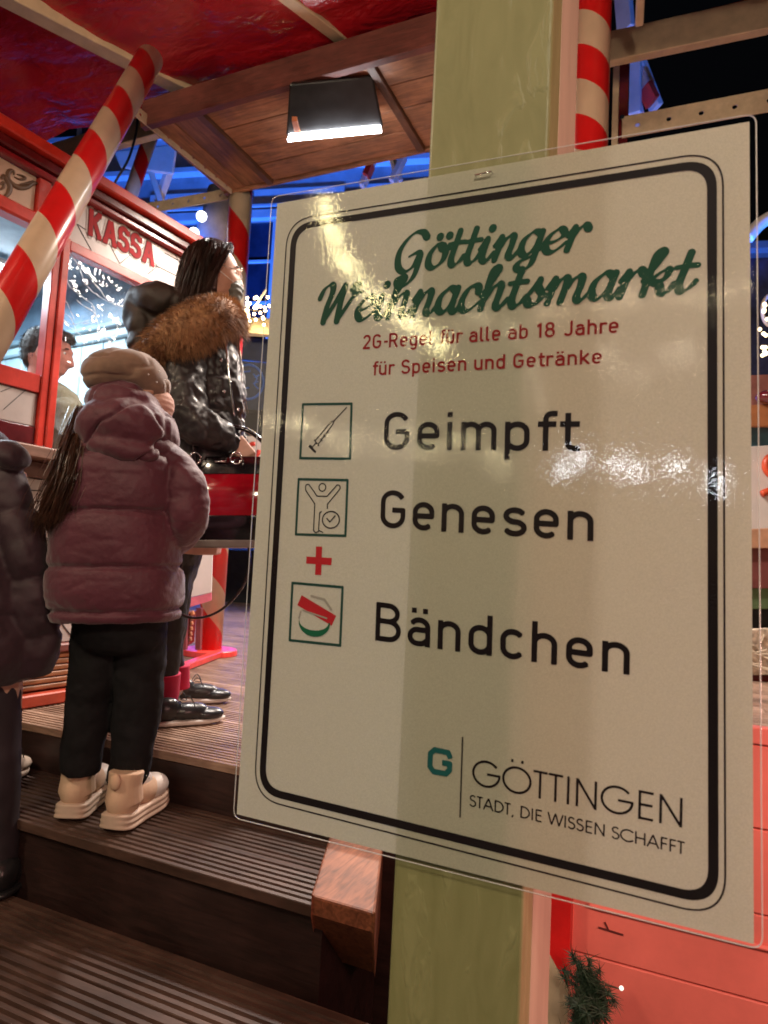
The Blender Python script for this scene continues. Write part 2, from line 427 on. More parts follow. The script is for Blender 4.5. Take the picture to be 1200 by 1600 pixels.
def thin():
    """geometric thin capitals, cap height 1"""
    h = .045; G = {}
    T = 1 - h; B = h
    G[' '] = (.33, [])
    O = arc(.5, .5, .455, .455, 0, 360, 40)
    G['G'] = (1.04, [arc(.5, .5, .455, .455, 40, 360, 36) + [(.53, .5)]])
    G['Ö'] = (1.04, [O, [(.33, 1.13), (.33, 1.24)], [(.67, 1.13), (.67, 1.24)]])
    G['T'] = (.50, [[(.23, 0), (.23, T)], [(.0, T), (.46, T)]])
    G['I'] = (.28, [[(.13, 0), (.13, 1)]])
    G['N'] = (.84, [[(.13, 0), (.13, 1)], [(.13, .98), (.70, .02)], [(.70, 0), (.70, 1)]])
    G['E'] = (.60, [[(.13, 0), (.13, 1)], [(.13, T), (.52, T)], [(.13, .52), (.50, .52)], [(.13, B), (.52, B)]])
    G['S'] = (.58, [arc(.28, T - .21, .19, .21, 30, 265) + arc(.28, B + .24, .22, .24, 85, -155)])
    G['A'] = (.78, [[(.03, 0), (.385, 1)], [(.385, 1), (.74, 0)], [(.16, .33), (.61, .33)]])
    G['D'] = (.80, [[(.13, 0), (.13, 1)], [(.13, T)] + [(.25, T)] + arc(.27, .5, .44, .455, 90, -90) + [(.13, B)]])
    G[','] = (.28, [[(.15, .08), (.08, -.14)]])
    G['W'] = (1.10, [[(.03, 1), (.29, 0)], [(.29, 0), (.55, .98)], [(.55, .98), (.81, 0)], [(.81, 0), (1.07, 1)]])
    G['C'] = (.88, [arc(.5, .5, .455, .455, 42, 318, 30)])
    G['H'] = (.82, [[(.13, 0), (.13, 1)], [(.69, 0), (.69, 1)], [(.13, .52), (.69, .52)]])
    G['F'] = (.54, [[(.13, 0), (.13, 1)], [(.13, T), (.48, T)], [(.13, .52), (.46, .52)]])
    return G

def script():
    """heavy slanted brush script, x-height .62, splines; True = stroke drawn, slant added later"""
    G = {}
    exit_ = lambda x: (x, .12)
    G['G'] = (.86, [[(.70, .86), (.58, .99), (.36, 1.0), (.16, .80), (.06, .50), (.14, .16), (.34, .02), (.54, .14), (.62, .40)],
                    [(.36, .40), (.52, .47), (.64, .44), (.66, .20), (.62, -.12), (.46, -.32), (.24, -.30), (.20, -.14), (.36, -.06)]])
    o = [(.36, .58), (.18, .60), (.05, .38), (.08, .12), (.24, .03), (.42, .18), (.44, .42), (.30, .60), (.34, .48), (.56, .48)]
    G['o'] = (.52, [o]); G['ö'] = (.52, [o, [(.20, .80), (.205, .82)], [(.44, .80), (.445, .82)]])
    G['t'] = (.40, [[(.17, .90), (.14, .50), (.12, .18), (.20, .02), (.34, .10), (.42, .24)], [(-.02, .58), (.18, .60), (.36, .60)]])
    G['i'] = (.33, [[(.0, .34), (.12, .60), (.10, .30), (.11, .08), (.22, .02), (.36, .22)], [(.165, .84), (.17, .86)]])
    G['n'] = (.62, [[(.02, .38), (.13, .60), (.12, .30), (.09, .02)], [(.11, .22), (.24, .52), (.40, .60), (.42, .38), (.40, .10), (.50, .02), (.64, .22)]])
    G['m'] = (.92, [[(.02, .38), (.13, .60), (.12, .30), (.09, .02)], [(.11, .22), (.22, .52), (.37, .60), (.39, .38), (.36, .02)], [(.38, .22), (.50, .52), (.67, .60), (.70, .38), (.68, .10), (.78, .02), (.94, .22)]])
    G['h'] = (.62, [[(.02, .34), (.20, .74), (.26, .98), (.14, .98), (.11, .60), (.08, .02)], [(.10, .22), (.24, .52), (.40, .60), (.42, .38), (.40, .10), (.50, .02), (.64, .22)]])
    G['g'] = (.54, [[(.42, .54), (.26, .62), (.07, .44), (.06, .16), (.20, .03), (.38, .22), (.44, .56)], [(.44, .60), (.42, .20), (.38, -.20), (.22, -.34), (.06, -.26), (.12, -.10), (.36, .0), (.58, .24)]])
    G['e'] = (.50, [[(.06, .26), (.26, .30), (.42, .44), (.32, .60), (.14, .50), (.05, .26), (.14, .05), (.32, .05), (.52, .24)]])
    G['r'] = (.44, [[(.02, .38), (.13, .60), (.11, .30), (.08, .02)], [(.10, .26), (.20, .50), (.34, .62), (.42, .52)]])
    G['W'] = (.99, [[(-.12, .66), (-.04, .90), (.14, 1.0), (.20, .80), (.14, .40), (.14, .04)], [(.14, .04), (.34, .50), (.52, .96), (.50, .50), (.52, .04)], [(.52, .04), (.74, .48), (.90, .84), (.84, 1.0), (.74, .86), (.88, .72), (1.04, .74)]])
    G['a'] = (.56, [[(.40, .52), (.24, .62), (.06, .42), (.06, .14), (.20, .03), (.36, .20), (.42, .50)], [(.43, .60), (.40, .28), (.40, .08), (.50, .02), (.60, .22)]])
    G['c'] = (.46, [[(.38, .46), (.34, .60), (.16, .58), (.05, .34), (.08, .08), (.26, .02), (.48, .22)]])
    G['s'] = (.44, [[(.0, .16), (.16, .44), (.24, .62), (.24, .44), (.36, .24), (.28, .04), (.12, .04), (.08, .14)], [(.30, .05), (.46, .24)]])
    G['k'] = (.60, [[(.02, .34), (.20, .74), (.26, .98), (.14, .98), (.11, .60), (.08, .02)], [(.12, .28), (.30, .50), (.46, .56), (.40, .34), (.20, .30), (.34, .22), (.42, .04), (.54, .04), (.62, .22)]])
    return G
DIN, THIN, SCRIPT = din(), thin(), script()
SCRIPT['tt'] = SCRIPT['t']

def run_text(ink, txt, A, B, up, font, weight, nib=None, slant=0.0, fit=True, asp=None):
    """baseline from A to B in plane metres, up = cap-height vector at (start, end)"""
    adv = sum(font[c][0] for c in txt)
    last = font[txt[-1]][0]
    ax, ay = A; bx, by = B
    L = math.hypot(bx - ax, by - ay); tx, ty = (bx - ax) / L, (by - ay) / L
    sx = L / (adv - .10)
    u0, u1 = up; x = 0.0
    for c in txt:
        a, strokes = font[c]
        for st in strokes:
            if nib: 
                P = [crom(st, (len(st) - 1) * i / (14 * (len(st) - 1))) for i in range(14 * (len(st) - 1) + 1)]
                P = [(p[0], p[1]) for p in P]
            else: P = st
            Q = []
            for (gx, gy) in P:
                gx2 = gx + slant * gy
                s_ = (x + gx2) * sx
                k = s_ / L; up_ = (u0[0] + (u1[0] - u0[0]) * k, u0[1] + (u1[1] - u0[1]) * k)
                Q.append((ax + tx * s_ + up_[0] * gy, ay + ty * s_ + up_[1] * gy))
            H = math.hypot(*u0)
            if nib:
                rs = []
                for i in range(len(P)):
                    a_, b_ = P[max(i - 1, 0)], P[min(i + 1, len(P) - 1)]
                    th = math.atan2(b_[1] - a_[1], b_[0] - a_[0] + slant * (b_[1] - a_[1]))
                    wd = nib[0] + (nib[1] - nib[0]) * abs(math.sin(th - R(28)))
                    if len(st) == 2 and abs(st[0][1] - st[1][1]) < .05 and abs(st[0][0] - st[1][0]) < .02: wd = nib[1] * .95
                    rs.append(wd * H / 2)
                ker = 5; rs = [sum(rs[max(0, i - ker):i + ker + 1]) / len(rs[max(0, i - ker):i + ker + 1]) for i in range(len(rs))]
                ink.brush(Q, rs)
            else:
                ink.path(Q, weight * H / 2)
        x += a

# ------------------------------------------------------------ palette
CREAM = (.58, .44, .29)
RED = (.62, .012, .012)
m_red_pole = candy('candy_stripe_paint', RED, (.60, .47, .33), .42, rough=.28)
m_cream = mat('cream_painted_wood', CREAM, rough=.5, var=.07, vscale=14, bump=.15, bscale=90)
m_cream_steel = mat('cream_powder_steel', (.56, .44, .30), rough=.45, var=.08, vscale=20)
m_black_metal = mat('black_metal', (.012, .012, .013), rough=.35, var=.3, bump=.1, bscale=300)
m_chrome = mat('chrome', (.8, .8, .8), rough=.15, metal=1, var=.02)
m_redpaint = mat('red_gloss_paint', (.55, .035, .02), rough=.32, var=.14, vscale=9, coat=.25, bump=.08, bscale=120)
m_maroon = mat('maroon_gloss_paint', (.11, .010, .012), rough=.25, var=.2, vscale=9, coat=.4)
m_panel = mat('off_white_panel_paint', (.55, .47, .43), rough=.36, var=.06, vscale=5, coat=.15, bump=.05, bscale=60)
m_lineblk = mat('black_line_paint', (.03, .025, .025), rough=.5)
m_bulbwarm = mat('warm_bulb_glow', (1, .8, .5), emit=(1, .72, .35), estr=60)

# ------------------------------------------------------------ ground, steps, deck (levels below the camera)
ZP, Z2, Z3, Z4, ZG = -.60, -.74, -.93, -1.12, -1.30
Y1, Y2, Y3, Y4 = 1.66, 1.335, .99, .66
g = MB(); 
g.box((-60, -60, ZG - .3), (60, 60, ZG))
gm = mat('wet_paving', (.045, .042, .04), rough=.5, var=.3, vscale=3, bump=.5, bscale=20)
tag(g.build('ground', gm), kind='structure')

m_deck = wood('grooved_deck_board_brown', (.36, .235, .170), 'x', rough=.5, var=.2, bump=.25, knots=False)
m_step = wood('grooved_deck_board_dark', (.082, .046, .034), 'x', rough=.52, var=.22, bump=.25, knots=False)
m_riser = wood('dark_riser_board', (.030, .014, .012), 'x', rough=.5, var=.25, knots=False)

def deck_profile(w, th, n):
    """grooved board cross-section: n ribs over width w"""
    p = []; pitch = (w - .004) / n; g_ = pitch * .38
    p.append((0.002, -th)); p.append((0.002, -.002)); 
    for i in range(n):
        a = .002 + i * pitch
        p += [(a + .0012, 0), (a + pitch - g_ - .0012, 0), (a + pitch - g_, -.007), (a + pitch - .001, -.007)] if i < n - 1 else [(a + .0012, 0), (a + pitch - .0012, 0)]
    p += [(w - .002, -.002), (w - .002, -th)]
    return p
def board_mesh(L, w=.142, th=.024, n=6):
    key = ('board', round(L, 3), round(w, 3), n)
    if key in _M: return _M[key]
    pr = deck_profile(w, th, n); k = len(pr)
    vs = [(0, y, z) for y, z in pr] + [(L, y, z) for y, z in pr]
    fs = [(i, i + k, (i + 1) % k + k, (i + 1) % k) for i in range(k)]
    fs = [f[::-1] for f in fs]
    fs += [tuple(range(k)), tuple(range(k, 2 * k))[::-1]]
    me = bpy.data.meshes.new('deck_board'); me.from_pydata(vs, [], fs); me.update()
    _M[key] = me
    return me
def lay(parent, L, x, y, z, m, w=.142, n=6, name='deck_board'):
    me = board_mesh(L, w, n=n)
    o = bpy.data.objects.new(name, me); COL.objects.link(o)
    if not me.materials: me.materials.append(m)
    o.parent = parent; o.location = V((x, y, z)) - V(parent.location)
    o.rotation_euler = (R(random.uniform(-.12, .12)), 0, 0)
    return o
deck = MB(); deck.box((-6.5, Y1 + .03, ZG), (3.2, 9.6, ZP - .027))
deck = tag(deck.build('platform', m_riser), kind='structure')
deck.location = (0, 0, 0)
y = Y1
while y < 9.4:
    if y < 4.3:
        x0 = -6.2 + random.uniform(-.3, .3)
        while x0 < 2.6:
            L = 2.9 if y < 3 else 3.3
            lay(deck, L - .004, x0, y, ZP, m_deck); x0 += L
    else:
        lay(deck, 9.3, -6.2, y, ZP, m_deck)
    y += .145
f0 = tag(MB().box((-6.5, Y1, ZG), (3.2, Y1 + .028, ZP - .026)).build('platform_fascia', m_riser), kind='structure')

def step(name, xa, xb, yf, yb, z, zlow):
    s = MB().box((xa, yf + .02, zlow), (xb, yb - .002, z - .027))
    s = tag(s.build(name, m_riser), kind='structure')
    n = 2; w = (yb - yf) / n
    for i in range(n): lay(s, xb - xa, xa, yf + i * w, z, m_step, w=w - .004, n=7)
    return s
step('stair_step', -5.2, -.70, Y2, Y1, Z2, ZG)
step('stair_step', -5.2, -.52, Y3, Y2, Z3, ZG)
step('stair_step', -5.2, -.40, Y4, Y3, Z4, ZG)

# chunky timber at the end of the treads
tb = MB()
xa, xb = -.70, -.553
prof = [(1.295, -.70), (1.62, -.70), (1.62, -.90), (1.47, -.90), (1.335, -.79)]
prof = [(1.30, -.70), (1.655, -.70), (1.655, -.92), (1.47, -.92), (1.305, -.74)]
k = len(prof)
tb.add([(xa, a, b) for a, b in prof] + [(xb, a, b) for a, b in prof],
       [tuple(range(k)), tuple(range(k, 2 * k))[::-1]] + [(i, i + k, (i + 1) % k + k, (i + 1) % k)[::-1] for i in range(k)])
m_tim = wood('oiled_reddish_timber', (.27, .095, .042), 'y', rough=.6, var=.3, scale=8, bump=.15)
o = tb.build('timber_beam_end', m_tim, bevel=.006, seg=2)
for v in o.data.vertices: v.co.x -= (v.co.y - 1.30) * .39
tag(o, 'reddish brown timber beam end with chamfered nose beside the grooved steps', 'beam')

# ------------------------------------------------------------ the notice
YS = .384
def SP(px, py):
    p = at(px, py, y=YS); return (p.x, p.z)
TL, TR, BR, BL = SP(433, 318), SP(1171, 190), SP(1178, 1475), SP(370, 1272)
def slab(name, quad, y0, y1, m, parent, uvn=1):
    vs = [(p[0], y0, p[1]) for p in quad] + [(p[0], y1, p[1]) for p in quad]
    return mesh(name, vs, [(0, 1, 2, 3)[::-1], (4, 5, 6, 7), (0, 1, 5, 4), (1, 2, 6, 5), (2, 3, 7, 6), (3, 0, 4, 7)], m, parent)
def rounded(quad, r, n=6):
    out = []
    for i in range(4):
        p = np.array(quad[i]); a = np.array(quad[i - 1]); b = np.array(quad[(i + 1) % 4])
        pa = p + (a - p) / np.linalg.norm(a - p) * r; pb = p + (b - p) / np.linalg.norm(b - p) * r
        for k in range(n + 1):
            t = k / n; out.append(tuple((1 - t) ** 2 * pa + 2 * t * (1 - t) * p + t * t * pb))
    return out
m_paper = bpy.data.materials.new('sign_paper'); m_paper.use_nodes = True
n = m_paper.node_tree.nodes; l = m_paper.node_tree.links; b = n['Principled BSDF']
no = n.new('ShaderNodeTexNoise'); no.inputs['Scale'].default_value = 1600; tc = n.new('ShaderNodeTexCoord'); l.new(tc.outputs['Object'], no.inputs[0])
rp = n.new('ShaderNodeValToRGB'); rp.color_ramp.elements[0].color = (.45, .445, .35, 1); rp.color_ramp.elements[1].color = (.56, .55, .44, 1); rp.color_ramp.elements[0].position = .3; rp.color_ramp.elements[1].position = .7
l.new(no.outputs['Fac'], rp.inputs[0]); l.new(rp.outputs[0], b.inputs['Base Color'])
b.inputs['Roughness'].default_value = .8; b.inputs['Specular IOR Level'].default_value = .1
trl = n.new('ShaderNodeBsdfTranslucent'); trl.inputs[0].default_value = (.62, .60, .52, 1)
mx = n.new('ShaderNodeMixShader'); mx.inputs[0].default_value = .22
l.new(b.outputs[0], mx.inputs[1]); l.new(trl.outputs[0], mx.inputs[2]); l.new(mx.outputs[0], n['Material Output'].inputs[0])

sign = empty('notice_sign', ((TL[0] + TR[0]) / 2, YS, BL[1]), 'large laminated white notice with green script title stapled to the olive green post', 'sign')
mesh('paper', [(p[0], YS, p[1]) for p in (TL, TR, BR, BL)], [(3, 2, 1, 0)], m_paper, sign)

def film_mat(name, bscale, bstr, dist, rough, tint=(1, 1, 1), stretch=(1, 1, 1), fac=1.0, milky=0.0):
    m = bpy.data.materials.new(name); m.use_nodes = True
    n = m.node_tree.nodes; l = m.node_tree.links; n.clear()
    o = n.new('ShaderNodeOutputMaterial'); t = n.new('ShaderNodeBsdfTransparent'); t.inputs[0].default_value = (*tint, 1)
    g = n.new('ShaderNodeBsdfGlossy'); g.inputs['Roughness'].default_value = rough; g.inputs[0].default_value = (1, 1, 1, 1)
    fr = n.new('ShaderNodeFresnel'); gb = n.new('ShaderNodeNewGeometry'); mi = n.new('ShaderNodeMapRange')
    mi.inputs['To Min'].default_value = 1.5; mi.inputs['To Max'].default_value = 1 / 1.5   # same thin film from either side
    l.new(gb.outputs['Backfacing'], mi.inputs[0]); l.new(mi.outputs[0], fr.inputs[0])
    tc = n.new('ShaderNodeTexCoord'); mp = n.new('ShaderNodeMapping'); mp.inputs['Scale'].default_value = stretch
    no = n.new('ShaderNodeTexNoise'); no.inputs['Scale'].default_value = bscale; no.inputs['Detail'].default_value = 3; no.inputs['Distortion'].default_value = .6
    l.new(tc.outputs['Object'], mp.inputs[0]); l.new(mp.outputs[0], no.inputs['Vector'])
    bp = n.new('ShaderNodeBump'); bp.inputs['Strength'].default_value = bstr; bp.inputs['Distance'].default_value = dist
    l.new(no.outputs['Fac'], bp.inputs['Height'])
    l.new(bp.outputs[0], g.inputs['Normal']); l.new(bp.outputs[0], fr.inputs['Normal'])
    f2 = n.new('ShaderNodeMath'); f2.operation = 'MULTIPLY'; f2.inputs[1].default_value = fac; f2.use_clamp = True; l.new(fr.outputs[0], f2.inputs[0])
    mx = n.new('ShaderNodeMixShader'); l.new(f2.outputs[0], mx.inputs[0]); l.new(t.outputs[0], mx.inputs[1]); l.new(g.outputs[0], mx.inputs[2])
    last = mx.outputs[0]
    if milky:
        d = n.new('ShaderNodeBsdfDiffuse'); d.inputs[0].default_value = (.8, .8, .8, 1); m2 = n.new('ShaderNodeMixShader'); m2.inputs[0].default_value = milky
        l.new(last, m2.inputs[1]); l.new(d.outputs[0], m2.inputs[2]); last = m2.outputs[0]
    l.new(last, o.inputs[0])
    return m
m_film = film_mat('laminate_film', 420, .20, .0002, .0015, fac=2.1, milky=.0)
FL = rounded([SP(426, 309), SP(1181, 179), SP(1191, 1483), SP(366, 1277)], .006)
film = mesh('laminate_film', [(p[0], YS - .0012, p[1]) for p in FL], [tuple(range(len(FL)))[::-1]], m_film, sign)
m_seal = mat('welded_film_edge', (.8, .8, .8), rough=.2); 
eb = MB()
eb.tube([V((p[0], YS - .001, p[1])) for p in FL] + [V((FL[0][0], YS - .001, FL[0][1]))], .00035, n=5, cap=False)
m_seal_e = film_mat('film_edge_gloss', 300, .3, .0005, .1, fac=2.5, milky=.45)
eb.build('film_edge', m_seal_e, sign, smooth=True)

def printed(name, ink, col, yoff=.0003, rough=.55):
    vs, fs = ink.mesh2d()
    m = mat('print_' + name, col, rough=rough, var=.05, spec=.2)
    return mesh(name, [(a, YS - yoff, b) for a, b in vs], [f for f in fs], m, sign)
def newink(x0, y0, x1, y1, cell=.00028):
    P = [SP(x0, y0), SP(x1, y0), SP(x1, y1), SP(x0, y1)]
    xs = [p[0] for p in P]; zs = [p[1] for p in P]
    return Ink(min(xs), max(xs), min(zs), max(zs), cell)
def T_(ink, txt, p0, p1, h0, h1, font, weight=.13, nib=None, slant=0):
    """p0,p1 baseline pixels; h0,h1 pixel cap heights at both ends"""
    a, b = SP(*p0), SP(*p1)
    u0 = SP(p0[0] + .035 * h0, p0[1] - h0); u1 = SP(p1[0] + .02 * h1, p1[1] - h1)
    run_text(ink, txt, a, b, ((u0[0] - a[0], u0[1] - a[1]), (u1[0] - b[0], u1[1] - b[1])), font, weight, nib, slant)
GREEN = (.008, .060, .035); PRED = (.25, .010, .012); PBLK = (.008, .004, .006)
i = newink(470, 300, 1110, 560)
T_(i, 'Göttinger', (612, 429), (904, 390), 60, 60, SCRIPT, nib=(.042, .200), slant=.24)
printed('green_title_word', i, GREEN)
i = newink(470, 300, 1110, 560)
T_(i, 'Weihnachtsmarkt', (497, 507), (1072, 457), 60, 68, SCRIPT, nib=(.042, .205), slant=.24)
printed('green_title_word', i, GREEN, yoff=.00045)
i = newink(540, 480, 990, 620)
T_(i, '2G-Regel für alle ab 18 Jahre', (566, 546), (967, 520), 22, 24, DIN, .15)
printed('red_line', i, PRED)
i = newink(540, 480, 990, 620)
T_(i, 'für Speisen und Getränke', (582, 587), (941, 568), 22, 23, DIN, .15)
printed('red_line', i, PRED)
i = newink(560, 600, 1010, 1090)
T_(i, 'Geimpft', (597, 703), (901, 705), 59, 63, DIN, .135)
printed('black_word', i, PBLK)
i = newink(560, 600, 1010, 1090)
T_(i, 'Genesen', (592, 824), (930, 846), 59, 62, DIN, .135)
printed('black_word', i, PBLK)
i = newink(560, 600, 1010, 1090)
T_(i, 'Bändchen', (584, 1000), (987, 1055), 60, 66, DIN, .135)
printed('black_word', i, PBLK)
i = newink(700, 1140, 1090, 1360, .00022)
T_(i, 'GÖTTINGEN', (737, 1226), (1066, 1293), 42, 46, THIN, .085)
printed('city_name', i, PBLK)
i = newink(700, 1140, 1090, 1360, .00022)
T_(i, 'STADT, DIE WISSEN SCHAFFT', (733, 1259), (1068, 1335), 18, 20, THIN, .12)
printed('city_motto', i, PBLK)
i = newink(710, 1140, 730, 1290, .00022)
i.seg(SP(723, 1151), SP(719, 1277), .0004)
printed('divider_line', i, PBLK)
i = newink(660, 1160, 720, 1220, .00022)
c = SP(688, 1190); rr = .0062
P = [(c[0] + rr * 1.0, c[1] + rr * .45), (c[0] + rr * .75, c[1] + rr * .95), (c[0] - rr * .6, c[1] + rr * 1.0), (c[0] - rr, c[1] + rr * .6), (c[0] - rr, c[1] - rr * .6), (c[0] - rr * .6, c[1] - rr), (c[0] + rr * .6, c[1] - rr), (c[0] + rr * .95, c[1] - rr * .6), (c[0] + rr * .95, c[1] - rr * .05), (c[0] + rr * .2, c[1] - rr * .05)]
i.path(P, .0016); printed('city_logo', i, (.01, .10, .10))
def frame_ink(outer, inner, ro, ri):
    i = newink(360, 180, 1190, 1480, .00045); j = Ink(i.x0, i.x0 + (i.nx - 2) * i.c, i.y0, i.y0 + (i.ny - 2) * i.c, i.c)
    j.F = np.full(i.F.shape, 9.0)
    i.poly(rounded(outer, ro, 12)); j.poly(rounded(inner, ri, 12)); i.cut(j); return i
def inset(q, d):
    c = np.mean(np.array(q), 0); out = []
    sx = [1, -1, -1, 1]; sy = [-1, -1, 1, 1]
    return [(p[0] + sx[k] * d, p[1] + sy[k] * d) for k, p in enumerate(q)]
TH = [SP(456, 351), SP(1120, 246), SP(1123, 1418), SP(404, 1239)]
printed('thick_border_line', frame_ink(TH, inset(TH, .0047), .017, .013), PBLK)
TN = [SP(449, 344), SP(1131, 233), SP(1135, 1438), SP(396, 1247)]
printed('thin_border_line', frame_ink(TN, inset(TN, .0009), .021, .020), PBLK)
# pictogram boxes
def sq(*ps): return [SP(380 + a / 2.069, 600 + b / 2.069) for a, b in ps]
B1 = sq((194, 66), (351, 64), (346, 242), (185, 240)); B2 = sq((180, 308), (338, 311), (331, 491), (171, 486)); B3 = sq((160, 643), (322, 657), (314, 845), (151, 828))
for q in (B1, B2, B3):
    i = newink(440, 610, 560, 1020, .00022)
    for k in range(4):
        i.seg(q[k], q[(k + 1) % 4], .00085)
        i.dot(*q[k], .00085)
    printed('pictogram_box', i, (.015, .06, .05))
i = newink(440, 620, 560, 850, .0002)
def bx(q, u, v):
    q = np.array(q); return tuple((q[3] * (1 - u) + q[2] * u) * (1 - v) + (q[0] * (1 - u) + q[1] * u) * v)
def st(q, pts, w, rnd=True): i.path([bx(q, *p) for p in pts], w, rnd)
for pts in ([(.20, .24), (.27, .16)], [(.235, .20), (.31, .28)], [(.27, .34), (.37, .23)], [(.29, .32), (.60, .67), (.66, .69), (.64, .63), (.35, .25)], [(.66, .69), (.90, .93)], [(.40, .36), (.44, .32)], [(.46, .43), (.50, .39)], [(.52, .50), (.56, .46)]):
    st(B1, pts, .00042)
st(B1, [(.18, .22), (.30, .12)], .0008)
printed('syringe_pictogram', i, (.03, .028, .03))
i = newink(440, 620, 560, 850, .0002)
st(B2, arc(.5, .86, .07, .07, 0, 360), .0004)
st(B2, [(.36, .08), (.36, .56), (.16, .80)] + arc(.2, .86, .05, .05, 210, 60) + [(.40, .70), (.60, .70), (.77, .88)] + arc(.81, .86, .05, .05, 120, -30) + [(.62, .56), (.62, .48)], .0004)
st(B2, [(.36, .08), (.40, .04), (.46, .06), (.47, .40), (.50, .42)], .0004)
st(B2, [(.47, .08), (.55, .05)], .0004)
printed('person_pictogram', i, (.03, .028, .03))
i = newink(440, 620, 560, 850, .0002)
st(B2, arc(.70, .28, .17, .15, 0, 360), .00045)
st(B2, [(.62, .30), (.68, .24), (.78, .35)], .00045)
printed('tick_pictogram', i, (.03, .028, .03))
i = newink(440, 840, 560, 1020, .0002)
c = (380 + 245 / 2.069, 600 + 571 / 2.069)
i.seg(SP(c[0] - 19.5, c[1] - 1), SP(c[0] + 20, c[1] + 1.5), .0023); i.seg(SP(c[0] + .5, c[1] - 22), SP(c[0] - 1, c[1] + 22.5), .0023)
printed('red_cross', i, (.45, .02, .03))
i = newink(440, 840, 560, 1020, .0002)
i.poly([bx(B3, *p) for p in ((.12, .62), (.20, .80), (.90, .50), (.82, .32))])
printed('red_band', i, (.45, .02, .03))
i = newink(440, 900, 560, 1020, .0002)
i.poly([bx(B3, *p) for p in [(.17, .36)] + [(.47 + .29 * math.cos(R(t)), .36 + .15 * math.sin(R(t))) for t in range(180, 366, 12)] + [(.48 + .31 * math.cos(R(t)), .34 + .24 * math.sin(R(t))) for t in range(8, -182, -12)]])
printed('green_wristband', i, (.012, .12, .06), yoff=.00045)
i = newink(440, 900, 560, 1020, .0002)
st(B3, [(.20, .52), (.17, .40)], .0006); st(B3, [(.40, .80), (.66, .76), (.80, .60)], .0008); st(B3, [(.24, .54), (.72, .44)], .0005)
printed('grey_wristband_outline', i, (.33, .31, .27), yoff=.00045)
stp = MB()
a, b = SP(744, 277), SP(769, 271)
stp.tube([(a[0], YS + .002, a[1]), (a[0], YS - .0022, a[1]), (b[0], YS - .0022, b[1]), (b[0], YS + .002, b[1])], .0005, n=6)
stp.build('staple', m_chrome, sign, smooth=True)

# ------------------------------------------------------------ olive green post
YPF = YS + .0035
def PX(px, py): return at(px, py, y=YPF).x
xl = (PX(682, 0) + PX(603, 1600)) / 2; xr = (PX(866, 0) + PX(817, 1400)) / 2
dpt = .10
m_olive = bpy.data.materials.new('olive_green_post_paint'); m_olive.use_nodes = True
n = m_olive.node_tree.nodes; l = m_olive.node_tree.links; b = n['Principled BSDF']; b.inputs['Roughness'].default_value = .55; b.inputs['Coat Weight'].default_value = .08; b.inputs['Coat Roughness'].default_value = .25
tc = n.new('ShaderNodeTexCoord'); mp = n.new('ShaderNodeMapping'); mp.inputs['Scale'].default_value = (1, 1, .28); l.new(tc.outputs['Object'], mp.inputs[0])
n1 = n.new('ShaderNodeTexNoise'); n1.inputs['Scale'].default_value = 60; n1.inputs['Detail'].default_value = 3; n1.inputs['Distortion'].default_value = 1.4; l.new(mp.outputs[0], n1.inputs[0])
r1 = n.new('ShaderNodeValToRGB'); r1.color_ramp.elements[0].position = .57; r1.color_ramp.elements[1].position = .66; l.new(n1.outputs['Fac'], r1.inputs[0])
n2 = n.new('ShaderNodeTexNoise'); n2.inputs['Scale'].default_value = 900; l.new(tc.outputs['Object'], n2.inputs[0])
gm_ = n.new('ShaderNodeMapping'); gm_.inputs['Scale'].default_value = (1, 1, .05); l.new(tc.outputs['Object'], gm_.inputs[0])
gn_ = n.new('ShaderNodeTexNoise'); gn_.inputs['Scale'].default_value = 260; gn_.inputs['Detail'].default_value = 6; l.new(gm_.outputs[0], gn_.inputs[0])
n2b = n.new('ShaderNodeMath'); n2b.operation = 'MULTIPLY_ADD'; n2b.inputs[1].default_value = 2.0
ad = n.new('ShaderNodeMath'); ad.operation = 'MULTIPLY_ADD'; ad.inputs[1].default_value = .12; l.new(gn_.outputs['Fac'], n2b.inputs[0]); l.new(n2.outputs['Fac'], n2b.inputs[2]); l.new(n2b.outputs[0], ad.inputs[0]); l.new(r1.outputs[0], ad.inputs[2])
bp = n.new('ShaderNodeBump'); bp.inputs['Strength'].default_value = .45; bp.inputs['Distance'].default_value = .0011; l.new(ad.outputs[0], bp.inputs['Height']); l.new(bp.outputs[0], b.inputs['Normal'])
r2 = n.new('ShaderNodeValToRGB'); r2.color_ramp.elements[0].position = .25; r2.color_ramp.elements[1].position = .8
r2.color_ramp.elements[0].color = (.185, .18, .072, 1); r2.color_ramp.elements[1].color = (.26, .25, .115, 1); l.new(n1.outputs['Fac'], r2.inputs[0]); l.new(r2.outputs[0], b.inputs['Base Color'])
pst = empty('timber_post', ((xl + xr) / 2, YPF + dpt / 2, ZG), 'square olive green painted post carrying the notice, with pale beige side faces', 'post')
o = MB().box((xl, YPF, ZG), (xr, YPF + .03, 2.45)).build('front_board', m_olive, pst, bevel=.0022, seg=3)
m_side = mat('beige_side', (.40, .31, .23), rough=.5, var=.1, vscale=20, stretch=(1, 1, .2), bump=.2, bscale=50)  # side faces are beige, the front board olive
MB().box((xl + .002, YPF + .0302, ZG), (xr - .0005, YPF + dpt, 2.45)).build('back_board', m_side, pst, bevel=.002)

# ------------------------------------------------------------ canopy of the ride: red sheet, rafters, soffit
ZS = 2.3
canopy = empty('ride_canopy', (-1.0, 1.5, 2.5), 'red vinyl canopy with cream rafters stretched over the deck', 'canopy')
m_vinyl = mat('red_vinyl', (.42, .010, .018), rough=.24, var=.08, vscale=3, bump=.5, bscale=3.0, bdist=.05, stretch=(1, 2.2, 1), coat=.35)
nn = m_vinyl.node_tree
